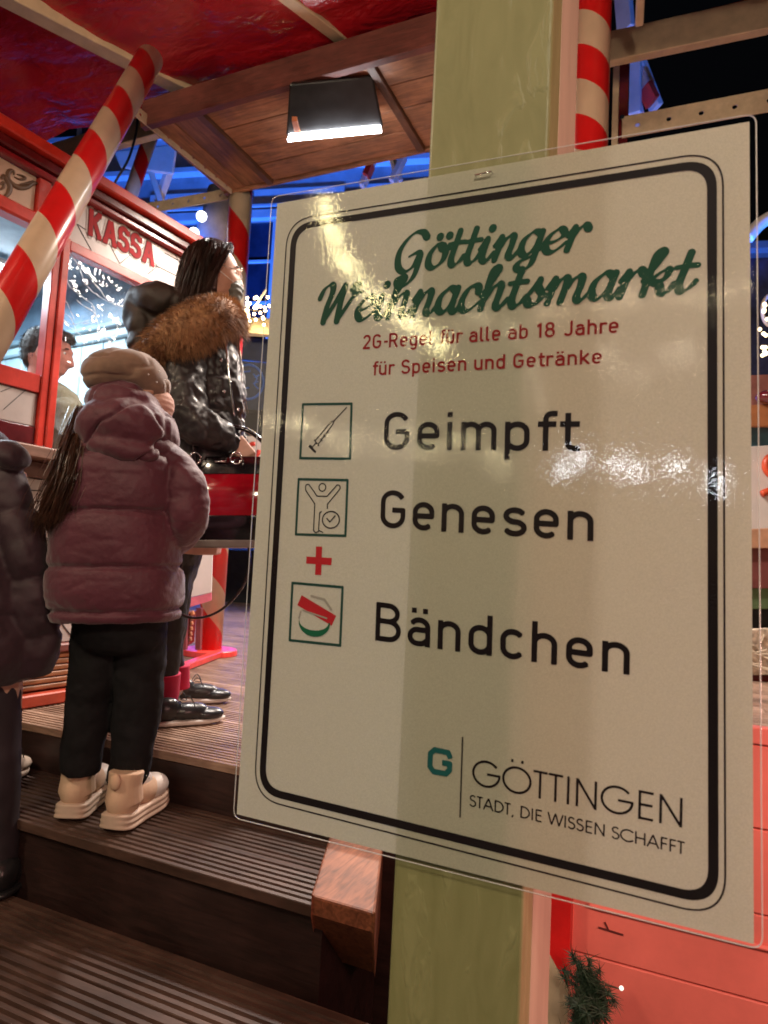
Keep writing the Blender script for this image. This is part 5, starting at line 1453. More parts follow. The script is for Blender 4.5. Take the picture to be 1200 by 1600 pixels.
# ---- handbag
bag = empty('handbag', at(350, 850, d=2.42), 'large glossy red and black handbag with silver buckles and a hanging strap', 'handbag')
m_pat = mat('red_patent', (.30, .004, .014), rough=.12, var=.1, coat=.8)
m_patb = mat('black_patent', (.008, .006, .008), rough=.10, var=.2, coat=.8, bump=.15, bscale=15)
DB = 2.36
bg_ = loft([(296, 440, 742, DB, .055), (288, 446, 765, DB, .085), (286, 448, 790, DB, .095), (290, 444, 812, DB, .09)], n=40, m=30, p=2.6)
bg_.build('red_body', m_pat, bag, smooth=True)
loft([(300, 438, 716, DB, .040), (298, 440, 730, DB, .052), (297, 441, 744, DB, .060)], n=40, m=12, p=2.6).build('black_top_band', m_patb, bag, smooth=True)
loft([(288, 446, 808, DB, .093), (286, 446, 828, DB, .094), (292, 440, 846, DB, .085)], n=40, m=14, p=2.6).build('black_bottom_band', m_patb, bag, smooth=True)
loft([(288, 442, 845, DB, .088), (290, 440, 856, DB, .082)], n=40, m=4, p=2.6).build('grey_base', mat('bag_base_grey', (.20, .18, .17), rough=.4), bag, smooth=True)
mb = MB()
for dd in (-.05, .05): mb.tube(spline([at(305, 730, d=DB + dd), at(308, 690, d=DB + dd), at(345, 668, d=DB), at(385, 672, d=DB), at(420, 700, d=DB + dd), at(424, 730, d=DB + dd)], 6), .009, n=8)
mb.build('handle', m_patb, bag, smooth=True)
mb = MB()
for x_ in (305, 369, 424):
    mb.tube([at(x_ + 9 * math.cos(a * math.pi / 6), 716 + 9 * math.sin(a * math.pi / 6), d=DB - .062) for a in range(13)], .003, n=6)
mb.tube([at(336, 721, d=DB - .058), at(352, 721, d=DB - .058)], .004, n=6)
mb.build('buckle', m_chrome, bag, smooth=True)
MB().tube(spline([at(388, 850, d=DB - .02), at(390, 880, d=DB - .02), at(380, 915, d=DB - .02), at(352, 948, d=DB - .02), at(320, 964, d=DB - .02), at(288, 962, d=DB), at(275, 940, d=DB + .02), at(290, 850, d=DB + .03)], 8), .0048, n=8).build('strap', mat('dark_strap', (.03, .02, .025), rough=.2, coat=.6), bag, smooth=True)

# ---- the seller inside the booth
DS = 3.0
sx = at(80, 760, d=DS)
sel = empty('person', V((sx.x, sx.y, -.08)), 'young man with short dark hair and olive jumper sitting inside the ticket booth', 'person')
sh = R(24 + 8); sf, sl_, su = frame_of(sh)
sf = (sf - V((0, 0, .08))).normalized(); su = sf.cross(sl_) * -1 if sf.cross(sl_).z < 0 else sf.cross(sl_)
SC = at(75, 556, d=DS)
sp2 = lambda px, py, dd=0: at(px, py, d=DS + dd)
body = MB(); head_mb(body, SC, .245, sf, sl_, su)
body.tube([SC - V((0, 0, .06)) - sf * .02, sp2(62, 615), sp2(56, 650)], [.055, .06, .08], n=16)
body.tube([sp2(70, 655), sp2(74, 720), sp2(76, 800), sp2(78, 850)], [.09, .12, .12, .13], n=20)
SA1 = [(96, 636, DS - .12, 24), (122, 676, DS - .17, 23), (148, 708, DS - .20, 17), (180, 720, DS - .22, 12)]
SA2 = [(92, 636, DS + .12, 24), (116, 686, DS + .14, 20), (148, 716, DS + .02, 15), (172, 722, DS - .07, 12)]
for q in (SA1, SA2): limb(body, q)
hand_mb(body, sp2(188, 722, -.22), V((.9, .3, -.1)), V((0, 0, -1)), 1.0, .4); hand_mb(body, sp2(180, 722, -.08), V((.9, .1, -.1)), V((0, 0, -1)), 1.0, .4)
fuse(body, 'body', mat('red_lit_skin', (.58, .25, .19), rough=.7, spec=.2, var=.06), sel, .0038, 2)  # red light on the seller is put into the skin colour
eyes(SC, .245, sf, sl_, su, sel)
m_ol = mat('olive_jumper', (.16, .145, .085), rough=.85, var=.08, bump=.3, bscale=150, sheen=.3)
jk = join(loft([(42, 98, 600, DS, .075), (26, 124, 625, DS, .12), (16, 140, 690, DS, .16), (14, 140, 760, DS, .16), (16, 140, 850, DS, .16)], n=40, m=50, amp=.006),
          sleeve(SA1, amp=.007, n=24), sleeve(SA2, amp=.006, n=24))
fuse(jk, 'jumper', m_ol, sel, .006, 3, lambda c: wrinkle(c, .005, 18))
MB().tube(spline([sp2(72, 600, -.17), sp2(70, 640, -.18), sp2(72, 690, -.18)]), .004, n=6).build('lanyard', mat('white_cord', (.75, .75, .75)), sel, smooth=True)
hc = MB(); M_ = Matrix((sf, sl_, su)).transposed()
hc.ell(SC + su * .034 - sf * .022, (.094, .082, .096), 28, 18, M_); hc.ell(SC + su * .088 + sf * .045, (.055, .055, .034), 20, 12, M_); hc.ell(SC - sf * .068 - su * .01, (.034, .062, .06), 16, 12, M_)
ho = fuse(hc, 'hair', hairmat('short_dark_hair', (.010, .008, .007), (.05, .032, .022), rough=.7, scale=120), sel, .004, 3, lambda c: wrinkle(c, .004, 40))
hm_ = ho.data.materials[0]
def hs_(rnd):
    v = ho.data.vertices[rnd.randrange(len(ho.data.vertices))]; return v.co, (v.normal + sf * .5).normalized()
fur('hair_tufts', hs_, 3500, .016, hm_, ho, 8, grav=-.05, r0=.0009)

# ---- person cut off by the left picture edge
DL = 1.82
lx = at(5, 1398, z=Z3)
lp_ = empty('person', V((lx.x, lx.y, Z3)), 'person in long dark aubergine quilted coat climbing the steps at the left edge', 'person')
lc_ = lambda px, py, dd=0: at(px, py, d=DL + dd)
lh = R(24 + 60); lf, ll, lu = frame_of(lh)
LC = lc_(-62, 570)
body = MB(); head_mb(body, LC, .22, lf, ll, lu)
body.tube([LC - V((0, 0, .05)), lc_(-58, 670), lc_(-55, 720)], [.05, .05, .07], n=14)
body.tube([lc_(-50, 720), lc_(-48, 820), lc_(-42, 950), lc_(-40, 1010)], [.12, .14, .13, .13], n=18)
body.tube([lc_(-8, 1000), lc_(-2, 1180), lc_(2, 1385)], [.075, .05, .036], n=12)
body.tube([lc_(-75, 1000, .05), lc_(-50, 1110, .15), lc_(0, 1190, .25)], [.075, .05, .036], n=12)
body.tube([lc_(16, 740), lc_(38, 850), lc_(46, 970, .0)], [.04, .036, .03], n=12)
body.tube([lc_(-120, 740), lc_(-140, 850), lc_(-130, 970, .04)], [.05, .042, .03], n=12)
hand_mb(body, lc_(46, 960, .0), V((-.1, .1, -1)), V((-1, .2, 0)), .62, 1.2); hand_mb(body, lc_(-130, 950, .02), V((.1, .1, -1)), V((1, .2, 0)), .62, 1.2)
fuse(body, 'body', SKIN, lp_, .006, 3)
m_aub = mat('aubergine_quilted_coat', (.030, .012, .020), rough=.6, var=.2, vscale=6, bump=.4, bscale=24, bdist=.008, sheen=.2)
jk = join(loft([(-95, -20, 660, DL, .09), (-130, 12, 700, DL, .13), (-150, 26, 760, DL, .16), (-148, 44, 850, DL, .17), (-146, 56, 950, DL, .175), (-142, 60, 1010, DL, .175), (-136, 50, 1052, DL, .165), (-120, 34, 1066, DL, .15)], n=56, m=90, seams=(640, 735, 850, 960, 1080), bulge=.016, amp=.006),
          sleeve([(2, 716, DL - .02, 24), (22, 800, DL - .04, 32), (44, 900, DL - .03, 36), (56, 985, DL, 38), (46, 1052, DL + .01, 30)], seams=4, bulge=.012, amp=.006, n=32), sleeve([(-125, 720, DL, 24), (-146, 820, DL, 28), (-140, 960, DL, 26)], amp=.006))
E_(jk, 18, 712, DL - .06, 28, 22, .06, -38)
fuse(jk, 'quilted_coat', m_aub, lp_, .006, 2, lambda c: wrinkle(c, .004, 20))
hm = MB(); M_ = Matrix((lf, ll, lu)).transposed(); m_mh = hairmat('matte_brown_hair', (.020, .012, .009), (.07, .040, .026), rough=.65)
hm.ell(LC + lu * .018 - lf * .022, (.092, .080, .106), 26, 16, M_); hm.ell(LC - lf * .050 - lu * .055, (.052, .062, .070), 20, 12, M_)
lho = fuse(hm, 'brown_hair', m_mh, lp_, .006, 4, lambda c: wrinkle(c, .006, 30))
def lhs(rnd):
    v = lho.data.vertices[rnd.randrange(len(lho.data.vertices))]; return v.co, (v.normal * .5 - lu).normalized()
fur('hair_strands', lhs, 3500, .040, m_mh, lho, 12, grav=.3, r0=.0010)
tr = join(sleeve([(-15, 1010, DL, 44), (-6, 1140, DL, 36), (0, 1270, DL, 28), (2, 1380, DL, 24)], n=24, amp=.005), sleeve([(-75, 1010, DL + .04, 42), (-50, 1100, DL + .12, 34), (-5, 1180, DL + .22, 26)], n=24, amp=.005))
fuse(tr, 'trousers', mat('dark_aubergine_trousers', (.022, .014, .020), rough=.7, var=.2), lp_, .006, 4)
plimsoll((-14, 1412), (40, 1372), lp_, Z3, m_bl, m_bl, .24)
m_cr = mat('pale_cream_leather', (.62, .47, .36), rough=.5, var=.05)
plimsoll((-16, 1236), (50, 1196), lp_, Z2, m_cr, m_cr, .21)

# ------------------------------------------------------------ things around the base of the upright pole
pl_ = empty('placard', at(308, 950, d=3.75), 'small white text board with pink edge leaning at the foot of the striped pole', 'placard')
def quad3(name, ps, th, m, parent, bevel=0):
    n_ = (ps[1] - ps[0]).cross(ps[3] - ps[0]).normalized()
    return MB().add(list(ps) + [p - n_ * th for p in ps], [(3, 2, 1, 0), (4, 5, 6, 7), (0, 1, 5, 4), (1, 2, 6, 5), (2, 3, 7, 6), (3, 0, 4, 7)]).build(name, m, parent, bevel=bevel)
pd = 3.72
m_white = mat('white_board_lit', (.72, .68, .64), rough=.5, var=.03)
quad3('board', [at(270, 850, d=pd), at(333, 850, d=pd), at(331, 925, d=pd), at(268, 940, d=pd)], .01, m_white, pl_)
quad3('pink_edge', [at(268, 941, d=pd), at(331, 926, d=pd), at(331, 938, d=pd), at(268, 957, d=pd)], .012, mat('pink_paint', (.75, .18, .25), rough=.4), pl_)
mb = MB()
rnd = random.Random(2)
for yy in (872, 886, 899, 913):
    x = 288
    while x < 324:
        w_ = rnd.uniform(2, 6); mb.bar(at(x, yy - (x - 290) * .12, d=pd - .003), at(min(x + w_, 327), yy - (x + w_ - 290) * .12, d=pd - .003), .007, .001, up=tuple(_f)); x += w_ + 2.5
mb.build('grey_writing', mat('faded_grey_ink', (.40, .38, .40)), pl_)
for x_ in (290, 312):
    MB().bar(at(x_, 950, d=pd + .03), at(x_ - 2, 1015, d=pd + .03), .03, .02).build('leg', mat('maroon_wood', (.25, .05, .06)), pl_)
bb = empty('slatted_box', at(292, 1010, d=3.85), 'small orange slatted box lit beside the foot of the striped pole', 'box')
c0, c1 = at(262, 960, d=3.8), at(303, 955, d=3.95)
for i in range(6):
    a, b_ = at(262, 966 + i * 8.2, d=3.8), at(303 - i * .8, 957 + i * 8.2, d=3.8)
    MB().bar(a, b_, .03, .022).build('slat', m_slat, bb, bevel=.003)
MB().obox(at(283, 985, d=3.83), (b_ - a) * .48, _f * .06, V((0, 0, .09))).build('box_core', m_maroon, bb)
rb = MB()
cc = V((C0.x, C0.y, ZP))
rb.tube([cc + V((0, 0, .0)), cc + V((0, 0, .035))], [.17, .165], n=32)
tag(rb.build('round_base_plate', mat('red_base_paint', (.62, .05, .04), rough=.35), bevel=.004), 'red round base plate at the foot of the upright striped pole', 'base')
edge = MB().bar(at(150, 1092, z=ZP + .02), at(352, 1018, z=ZP + .02), .05, .035)
tag(edge.build('red_floor_batten', mat('red_base_paint', (.62, .05, .04)), bevel=.004), 'low red batten on the deck leading to the striped pole', 'batten')

# ------------------------------------------------------------ far facade, blue floodlit
FA = R(13.7); fe = V((math.cos(FA), math.sin(FA), 0)); fn = V((math.sin(FA), -math.cos(FA), 0))
FP0 = at(500, 700, d=13.0); FP0.z = 0
def fpx(px, py, o=0.0):
    p = at(px, py, plane=(FP0 + fn * o, fn)) - FP0; return p.dot(fe), p.z
def FQ(s, z, o=0): return FP0 + fe * s + fn * o + V((0, 0, z))
m_fac = mat('pale_stucco', (.36, .37, .38), rough=.85, var=.22, vscale=.8, bump=.4, bscale=30, bdist=.01)
m_fac2 = mat('pale_stucco_trim', (.60, .60, .60), rough=.7, var=.06, vscale=2)
m_glassb = mat('dark_window_glass', (.02, .025, .05), rough=.12, var=.3, vscale=1.5)
fac = empty('town_house', FQ(0, ZG), 'large plastered town house washed in blue floodlight behind the ride', 'house')
def fbox(name, s0, s1, z0, z1, o0, o1, m, bevel=.01, parent=None):
    return MB().obox(FQ((s0 + s1) / 2, (z0 + z1) / 2, (o0 + o1) / 2), fe * abs(s1 - s0) / 2, fn * abs(o1 - o0) / 2, V((0, 0, abs(z1 - z0) / 2))).build(name, m, parent or fac, bevel=bevel)
sR = fpx(905, 300)[0]; sL = -9.0
fbox('wall', sL, sR, ZG, 11.0, -.6, 0, m_fac, 0)
for (py, h, o_) in ((262, .12, .2), (322, .07, .14)):
    z = fpx(500, py)[1]; fbox('cornice', sL, sR + o_, z - h / 2, z + h / 2, .001, o_, m_fac2)
# raised panels between the cornices
for (xa_, xb_) in ((418, 590), (600, 760)):
    s0, zt = fpx(xa_, 288); s1, _z = fpx(xb_, 288); z0 = fpx(500, 300)[1]
z_hi = fpx(500, 292)[1]; z_lo = fpx(500, 304)[1]
s_ = sL + .4
while s_ < sR - 1.6:
    fbox('relief_panel', s_, s_ + 1.9, fpx(500, 308)[1] - .12, fpx(500, 300)[1] + .1, .001, .05, m_fac2, .015); s_ += 2.3
def window(sc, zt, w=1.25, h=2.6):
    f_ = empty('window', FQ(sc, zt - h)); f_.parent = fac; f_.matrix_parent_inverse = Matrix.Translation(-fac.location)
    def b(name, *a, m=m_fac2): return fbox(name, *a, m, .006, f_)
    b('frame', sc - w / 2 - .12, sc - w / 2, zt - h, zt, .002, .09); b('frame', sc + w / 2, sc + w / 2 + .12, zt - h, zt, .002, .09)
    b('lintel', sc - w / 2 - .2, sc + w / 2 + .2, zt + .002, zt + .18, .002, .14); b('sill', sc - w / 2 - .2, sc + w / 2 + .2, zt - h - .12, zt - h - .002, .002, .16)
    b('mullion', sc - .045, sc + .045, zt - h + .002, zt - .002, .010, .06)
    for k_ in (.33, .66): b('transom', sc - w / 2 + .002, sc + w / 2 - .002, zt - h * k_ - .03, zt - h * k_ + .03, .012, .05)
    for i in (-1, 1):
        for k_ in range(3):
            b('pane', sc + (.047 if i > 0 else -w / 2 + .003), sc + (w / 2 - .003 if i > 0 else -.047), zt - h * (1 - k_ / 3) + .035, zt - h * (1 - (k_ + 1) / 3) - .035, .003, .009, m=m_glassb)
sw = fpx(428, 400)[0]; zt = fpx(428, 345)[1]
for k_ in range(-4, 5):
    if sL + 1 < sw + k_ * 2.3 < sR - .8: window(sw + k_ * 2.3, zt)
for k_ in range(-4, 5):
    if sL + 1 < sw + k_ * 2.3 < sR - .8: window(sw + k_ * 2.3, zt + 4.2, h=2.2)
# lower neighbour on the right
f2 = empty('low_house', FQ(sR + 2, ZG), 'lower dark blue lit house to the right behind the market', 'house')
fbox('wall', sR + .05, sR + 9, ZG, fpx(1180, 372)[1], -1.2, -.6, m_fac, 0, f2)
zr = fpx(1180, 372)[1]
fbox('eaves', sR + .05, sR + 9, zr + .002, zr + .15, -1.3, -.4, m_fac2, .01, f2)
for k_ in range(3):
    fbox('window', sR + 1.2 + k_ * 2.4, sR + 2.3 + k_ * 2.4, zr - 2.6, zr - .9, -.598, -.55, m_glassb, .01, f2)

# blue lit struts of the neighbouring ride
m_bstrut = mat('white_strut_paint', (.70, .70, .72), rough=.4, var=.06)
st_ = empty('fair_strut', at(250, 300, d=6.0), 'blue lit white forked strut behind the roof of the ticket booth', 'strut', 'blue lit struts of the ride behind')
def sbar(ps, w, d=6.0, root=None, m=m_bstrut, name='bar', th=.05):
    for a, b_ in zip(ps[:-1], ps[1:]): MB().bar(at(*a, d=d), at(*b_, d=d), w, th).build(name, m, root, bevel=.005)
quad3('gusset_plate', [at(180, 240, d=6), at(278, 228, d=6), at(272, 275, d=6), at(190, 264, d=6)], .04, m_bstrut, st_, .01)
sbar([(236, 270), (256, 330)], .09, 6.02, st_); sbar([(264, 268), (246, 318)], .08, 6.08, st_); sbar([(246, 320), (285, 375)], .09, 6.02, st_)
st_ = empty('fair_strut', at(1000, 100, d=6.0), 'bright blue lit strut cluster right of the upper striped pole', 'strut', 'blue lit struts of the ride behind')
sbar([(972, -30), (978, 48)], .13, 5.0, st_); sbar([(985, 70), (985, 180)], .16, 5.2, st_); sbar([(992, 80), (1026, 170)], .12, 5.25, st_)
MB().bar(at(1008, 136, d=5.16), at(1020, 160, d=5.16), .14, .04).build('red_band', m_redpaint, st_)
sbar([(990, 160), (1000, 200)], .12, 5.3, st_)
st_ = empty('fair_strut', at(610, 270, d=6.0), 'blue lit strut ends peeping below the plank soffit left of the post', 'strut', 'blue lit struts of the ride behind')
sbar([(586, 242), (566, 292)], .09, 6.0, st_); sbar([(632, 244), (612, 285)], .10, 6.1, st_); sbar([(612, 243), (625, 285)], .08, 6.2, st_)
MB().bar(at(580, 258, d=5.96), at(572, 276, d=5.96), .10, .05).build('red_band', m_redpaint, st_)

# ------------------------------------------------------------ stall with fairy lights behind the woman
sd_ = 6.6
stall = empty('market_stall', at(420, 870, d=sd_), 'dark market stall with cream awning and fairy lights beyond the striped pole', 'stall')
def P6(px, py, dd=0): return at(px, py, d=sd_ + dd)
quad3('dark_front', [P6(375, 565), P6(760, 600), P6(760, 780), P6(375, 780)], .06, mat('navy_board', (.03, .05, .12), rough=.35, var=.2), stall)
quad3('cream_awning', [P6(372, 500, .1), P6(760, 515, .1), P6(760, 555, -.25), P6(380, 524, -.25)], .03, mat('cream_awning_cloth', (.65, .58, .45), rough=.8), stall)
quad3('navy_band', [P6(378, 528, -.02), P6(760, 560, -.02), P6(760, 600, -.02), P6(378, 563, -.02)], .04, mat('navy_band_paint', (.02, .035, .10), rough=.4), stall)
quad3('counter_board', [P6(370, 640, -.1), P6(760, 660, -.1), P6(760, 690, -.1), P6(370, 682, -.1)], .05, m_black_metal, stall)
quad3('white_cloth_panel', [P6(370, 682, -.15), P6(560, 685, -.15), P6(560, 735, -.15), P6(370, 728, -.15)], .05, m_white, stall)
mb = MB(); mb.tube([P6(396 + 9 * math.cos(a * .5), 703 + 10 * math.sin(a * .5), -.22) for a in range(11)], .022, n=6); mb.tube([P6(386, 734, -.22), P6(402, 726, -.22)], .02, n=6)
mb.build('red_scroll', m_redpaint, stall, smooth=True)
quad3('low_plinth', [P6(363, 856, 2.9), P6(660, 862, 2.9), P6(660, 960, 2.9), P6(363, 945, 2.9)], .5, mat('dark_grey_plinth', (.03, .03, .033), rough=.8), stall)
# round crest: ring, bars and a rampant figure reduced to strokes
mb = MB(); crc = (388, 597)
mb.tube([P6(crc[0] + 24 * math.cos(a * math.pi / 12), crc[1] + 27 * math.sin(a * math.pi / 12), -.05) for a in range(-8, 15)], .018, n=6)
for pts in ([(372, 582), (392, 580)], [(380, 582), (380, 610)], [(372, 608), (390, 606)], [(396, 584), (402, 592), (397, 600), (404, 608)], [(396, 600), (404, 596)], [(398, 590), (406, 586)]):
    mb.tube([P6(a, b_, -.05) for a, b_ in pts], .014, n=6)
mb.build('crest', mat('blue_lit_crest', (.16, .30, .80), rough=.4), stall, smooth=True)  # blue light on the crest is put into its colour
mb = MB(); rnd = random.Random(11)
bulbs = []
for k_ in range(70):
    t = rnd.random(); bulbs.append(P6(376 + 120 * t, 478 + rnd.gauss(0, 10) + 10 * t, -.35 + rnd.uniform(-.1, .1)))
for p in bulbs: mb.ell(p, (.013,) * 3, 8, 6)
gar = mb.build('bulb', mat('fairy_glow', (1, .8, .5), emit=(1, .66, .30), estr=22), None, smooth=True)
gl_ = empty('fairy_lights', bulbs[0], 'string of warm fairy lights above the cream awning', 'lights')
gar.parent = gl_; gar.matrix_parent_inverse = Matrix.Translation(-gl_.location); gar['kind'] = 'stuff'
MB().tube(spline([P6(372, 476, -.35), P6(400, 486, -.35), P6(440, 480, -.35), P6(500, 488, -.35)], 5), .006, n=5).build('wire', m_black_metal, gl_)
MB().tube([P6(402, 474, -.3), P6(416, 452, -.3)], .010, n=6).build('white_spike', m_white, gl_)
# round bulbs hanging off the far ride
for q, la in (((315, 338), 'upper'), ((303, 364), 'lower'), ((339, 278), 'highest')):
    b_ = MB().ell(at(*q, d=4.6), (.036,) * 3, 16, 12).build('globe_lamp', mat('globe_glow', (1, 1, 1), emit=(.9, .93, 1), estr=3.2), smooth=True)
    tag(b_, la + ' of the three small glowing globe lamps behind the booth roof', 'lamp', 'globe lamps behind the booth')
vp_ = MB().tube([at(350, 300, d=5.2), at(325, 400, d=5.2)], .12, n=20)
tag(vp_.build('pale_pipe', mat('pale_plastic', (.55, .50, .52), rough=.5), smooth=True), 'pale thick slanting tube behind the upright striped pole', 'tube')

# ------------------------------------------------------------ red painted board wall low on the right
YR = 1.50
def rp_(px, py, y=YR): p = at(px, py, y=y); return p
x0 = rp_(893, 1400).x; ztop = rp_(1190, 1137).z
rw = empty('red_board_wall', (x0 + .6, YR, ZG), 'low wall of horizontal coral red painted boards behind the lower right of the notice', 'wall')
m_coral = mat('coral_red_paint', (.74, .17, .14), rough=.5, var=.10, vscale=3, bump=.12, bscale=50)
seam = rp_(905, 1489).z
zs = [ztop]; z = seam
hts = []
while z < ztop - .03: hts.append(z); z += .155
hts = sorted(hts + [ztop, seam - .155, seam - .31, seam - .465, ZG + .02])
for a, b_ in zip(hts[:-1], hts[1:]):
    if b_ - a > .03: MB().box((x0, YR, a + .0015), (2.4, YR + .03, b_ - .0015)).build('board', m_coral, rw, bevel=.002)
zc = rp_(895, 1400).z
MB().box((x0 + .035, YR - .012, rp_(895, 1410).z - .0), (2.4, YR - .001, rp_(895, 1402).z)).build('bead', m_coral, rw, bevel=.004)
mb = MB()
for a, b_ in (((935, 1449), (974, 1461)), ((945, 1441), (951, 1454))): mb.bar(rp_(*a, y=YR - .002), rp_(*b_, y=YR - .002), .003, .002, up=(0, 1, 0))
mb.build('scratch', mat('dark_scratch', (.12, .02, .02)), rw)
x1 = rp_(852, 1450, 1.47).x; x2 = rp_(892, 1450, 1.47).x
sp_ = empty('striped_corner_post', (x1, 1.47, ZG), 'flat red and cream corner post at the end of the coral board wall', 'post')
zb = rp_(852, 1471, 1.47).z; zb2 = rp_(886, 1540, 1.47).z
def strip(name, zl0, zr0, zl1, zr1, m):
    MB().add([(x1, 1.46, zl0), (x2, 1.46, zr0), (x2, 1.46, zr1), (x1, 1.46, zl1), (x1, 1.495, zl0), (x2, 1.495, zr0), (x2, 1.495, zr1), (x1, 1.495, zl1)],
             [(0, 1, 2, 3), (4, 7, 6, 5), (0, 4, 5, 1), (1, 5, 6, 2), (2, 6, 7, 3), (3, 7, 4, 0)]).build(name, m, sp_)
sl_h = zb - zb2; top = ztop - .02
m_pr = mat('pole_red_flat', RED, rough=.35); m_pc = mat('pole_cream_flat', (.60, .47, .33), rough=.4)
z = zb; c_ = 0
strip('red_stripe', zb, zb2, zb + .22, zb2 + .22, m_pr); strip('cream_stripe', zb + .22, zb2 + .22, top, top, m_pc)
strip('cream_stripe', zb - .22, zb2 - .22, zb - .0005, zb2 - .0005, m_pc); strip('red_stripe', ZG, ZG, zb - .2205, zb2 - .2205, m_pr)
# fir sprig with a bulb
fir = empty('fir_garland', rp_(915, 1580, 1.40), 'dark green artificial fir sprig with a tiny clear bulb against the coral boards', 'garland')
mb = MB(); rnd = random.Random(4); stem = spline([rp_(900, 1660, 1.41), rp_(905, 1600, 1.40), rp_(920, 1572, 1.40), rp_(925, 1545, 1.40), rp_(912, 1526, 1.40)], 8)
mb.tube(stem, .004, n=6); mb.build('stem', mat('stem_brown', (.05, .03, .015)), fir)
mb = MB()
twigs = []
for k_ in range(34):
    i_ = rnd.randrange(len(stem) - 1); a = stem[i_]; dv = V((rnd.gauss(0, 1), rnd.gauss(0, .5) - .3, rnd.gauss(.5, .6))).normalized(); twigs.append((a, a + dv * rnd.uniform(.025, .06)))
for k_ in range(11000):
    if k_ % 2: ta, tb_2 = rnd.choice(twigs); p = ta.lerp(tb_2, rnd.random())
    else: t = rnd.random() * (len(stem) - 1.01); i_ = int(t); p = stem[i_].lerp(stem[i_ + 1], t - i_)
    dv = V((rnd.gauss(0, 1), rnd.gauss(0, .8), rnd.gauss(.2, 1))).normalized(); L = rnd.uniform(.008, .030); sd2 = dv.orthogonal().normalized() * .0010
    k2 = len(mb.v); mb.v += [p - sd2, p + sd2, p + dv * L + V((0, 0, -.004))]; mb.f.append((k2, k2 + 1, k2 + 2))
mb.build('needles', mat('dark_fir_green', (.018, .045, .022), rough=.6, var=.3, vscale=60), fir)
MB().tube([rp_(945, 1538, 1.39), rp_(968, 1545, 1.39)], [.0025, .0012], n=6).build('bulb_stem', mat('stem_brown', (.05, .03, .015)), fir)
MB().ell(rp_(971, 1544, 1.39), (.0042,) * 3, 12, 8).build('bulb', mat('tiny_bulb', (1, 1, 1), emit=(1, .93, .8), estr=.7), fir, smooth=True)

# ------------------------------------------------------------ stall seen past the right edge of the notice
rd = 4.2
def PR(px, py, dd=0): return at(px, py, d=rd + dd)
rs = empty('gift_stall', PR(1290, 1000), 'brightly decorated stall showing past the right edge of the notice', 'stall')
def rq(name, x0_, y0_, x1_, y1_, m, dd=0, th=.05): return quad3(name, [PR(x0_, y0_, dd), PR(x1_, y0_ - (x1_ - x0_) * .05, dd), PR(x1_, y1_, dd), PR(x0_, y1_, dd)], th, m, rs, .004)
rq('navy_back', 1120, 410, 1500, 610, mat('navy_cloth', (.03, .04, .12), rough=.8, var=.3), .35)
rq('pink_board', 1140, 590, 1500, 645, mat('dusky_pink_board', (.40, .16, .14), rough=.6, var=.2), .2)
rq('orange_counter', 1140, 636, 1500, 668, mat('orange_timber', (.50, .20, .08), rough=.5), .0)
rq('teal_board', 1140, 664, 1500, 702, mat('teal_board', (.05, .12, .15), rough=.5), .1)
rq('white_panel', 1140, 700, 1500, 832, m_white, .05)
rq('tan_ledge', 1140, 828, 1500, 856, mat('tan_ledge', (.55, .30, .18), rough=.5), -.02)
rq('maroon_nameboard', 1150, 856, 1500, 918, mat('dull_maroon_board', (.20, .06, .055), rough=.5), .02)
rq('green_strip', 1150, 917, 1500, 950, mat('green_strip', (.10, .16, .07), rough=.6), .05)
rq('black_recess', 1150, 949, 1500, 985, m_black_metal, .1)
rq('straw_ledge', 1150, 983, 1500, 1052, mat('straw_sand', (.55, .44, .33), rough=.9, var=.3, vscale=30, bump=.6, bscale=60), .0)
rq('dark_band', 1150, 1050, 1500, 1095, m_maroon, .03)
rq('slate_board', 1150, 1093, 1500, 1240, mat('slate_blue_paint', (.14, .17, .24), rough=.5), .0)
mb = MB()
for pts in ([(1215, 712), (1200, 716), (1196, 730), (1204, 742), (1216, 744)], [(1190, 772), (1206, 766), (1222, 772)], [(1230, 720), (1250, 750), (1280, 730)], [(1235, 780), (1260, 800), (1290, 790)]):
    mb.tube(spline([PR(a, b_, -.03) for a, b_ in pts], 5), [.022] * (5 * (len(pts) - 1) + 1), n=8)
mb.build('red_ornament', mat('orange_red_ornament', (.60, .08, .03), rough=.4), rs, smooth=True)
mb = MB()
mb.tube([PR(1203 + 8 * math.cos(a * math.pi / 10), 889 + 10 * math.sin(a * math.pi / 10), -.0) for a in range(21)], .010, n=6)
for x_ in (1199, 1207): mb.ell(PR(x_, 873, 0), (.008,) * 3, 8, 6)
mb.build('white_letter', m_white, rs, smooth=True)
mb = MB(); rnd = random.Random(6)
for k_ in range(60):
    a = PR(rnd.uniform(1150, 1300), rnd.uniform(990, 1045), -.06); mb.bar(a, a + V((rnd.uniform(-.15, .15), 0, rnd.uniform(-.06, .06))), .008, .006)
o = mb.build('straw', mat('straw_pale', (.7, .6, .45), rough=.8), rs); o['kind'] = 'stuff'
MB().ell(PR(1206, 620, -.1), (.09, .06, .045), 20, 12).build('dark_red_bauble', mat('bauble_maroon', (.12, .01, .015), rough=.12, coat=.8), rs, smooth=True)
ar = empty('white_arch_tube', PR(1230, 340, -.3), 'thick white tube arching in from the right edge below the perforated rail', 'tube')
MB().tube(spline([PR(1168, 372, -.3), PR(1190, 348, -.3), PR(1225, 332, -.3), PR(1290, 328, -.3)], 8), .036, n=18).build('arch', mat('white_tube', (.75, .72, .72), rough=.35), ar, smooth=True)
mb = MB(); rnd = random.Random(5); pts = [PR(1196 + rnd.gauss(0, 4), rnd.uniform(475, 560), .0) for _ in range(14)]
for p in pts: mb.ell(p, (.012,) * 3, 8, 6)
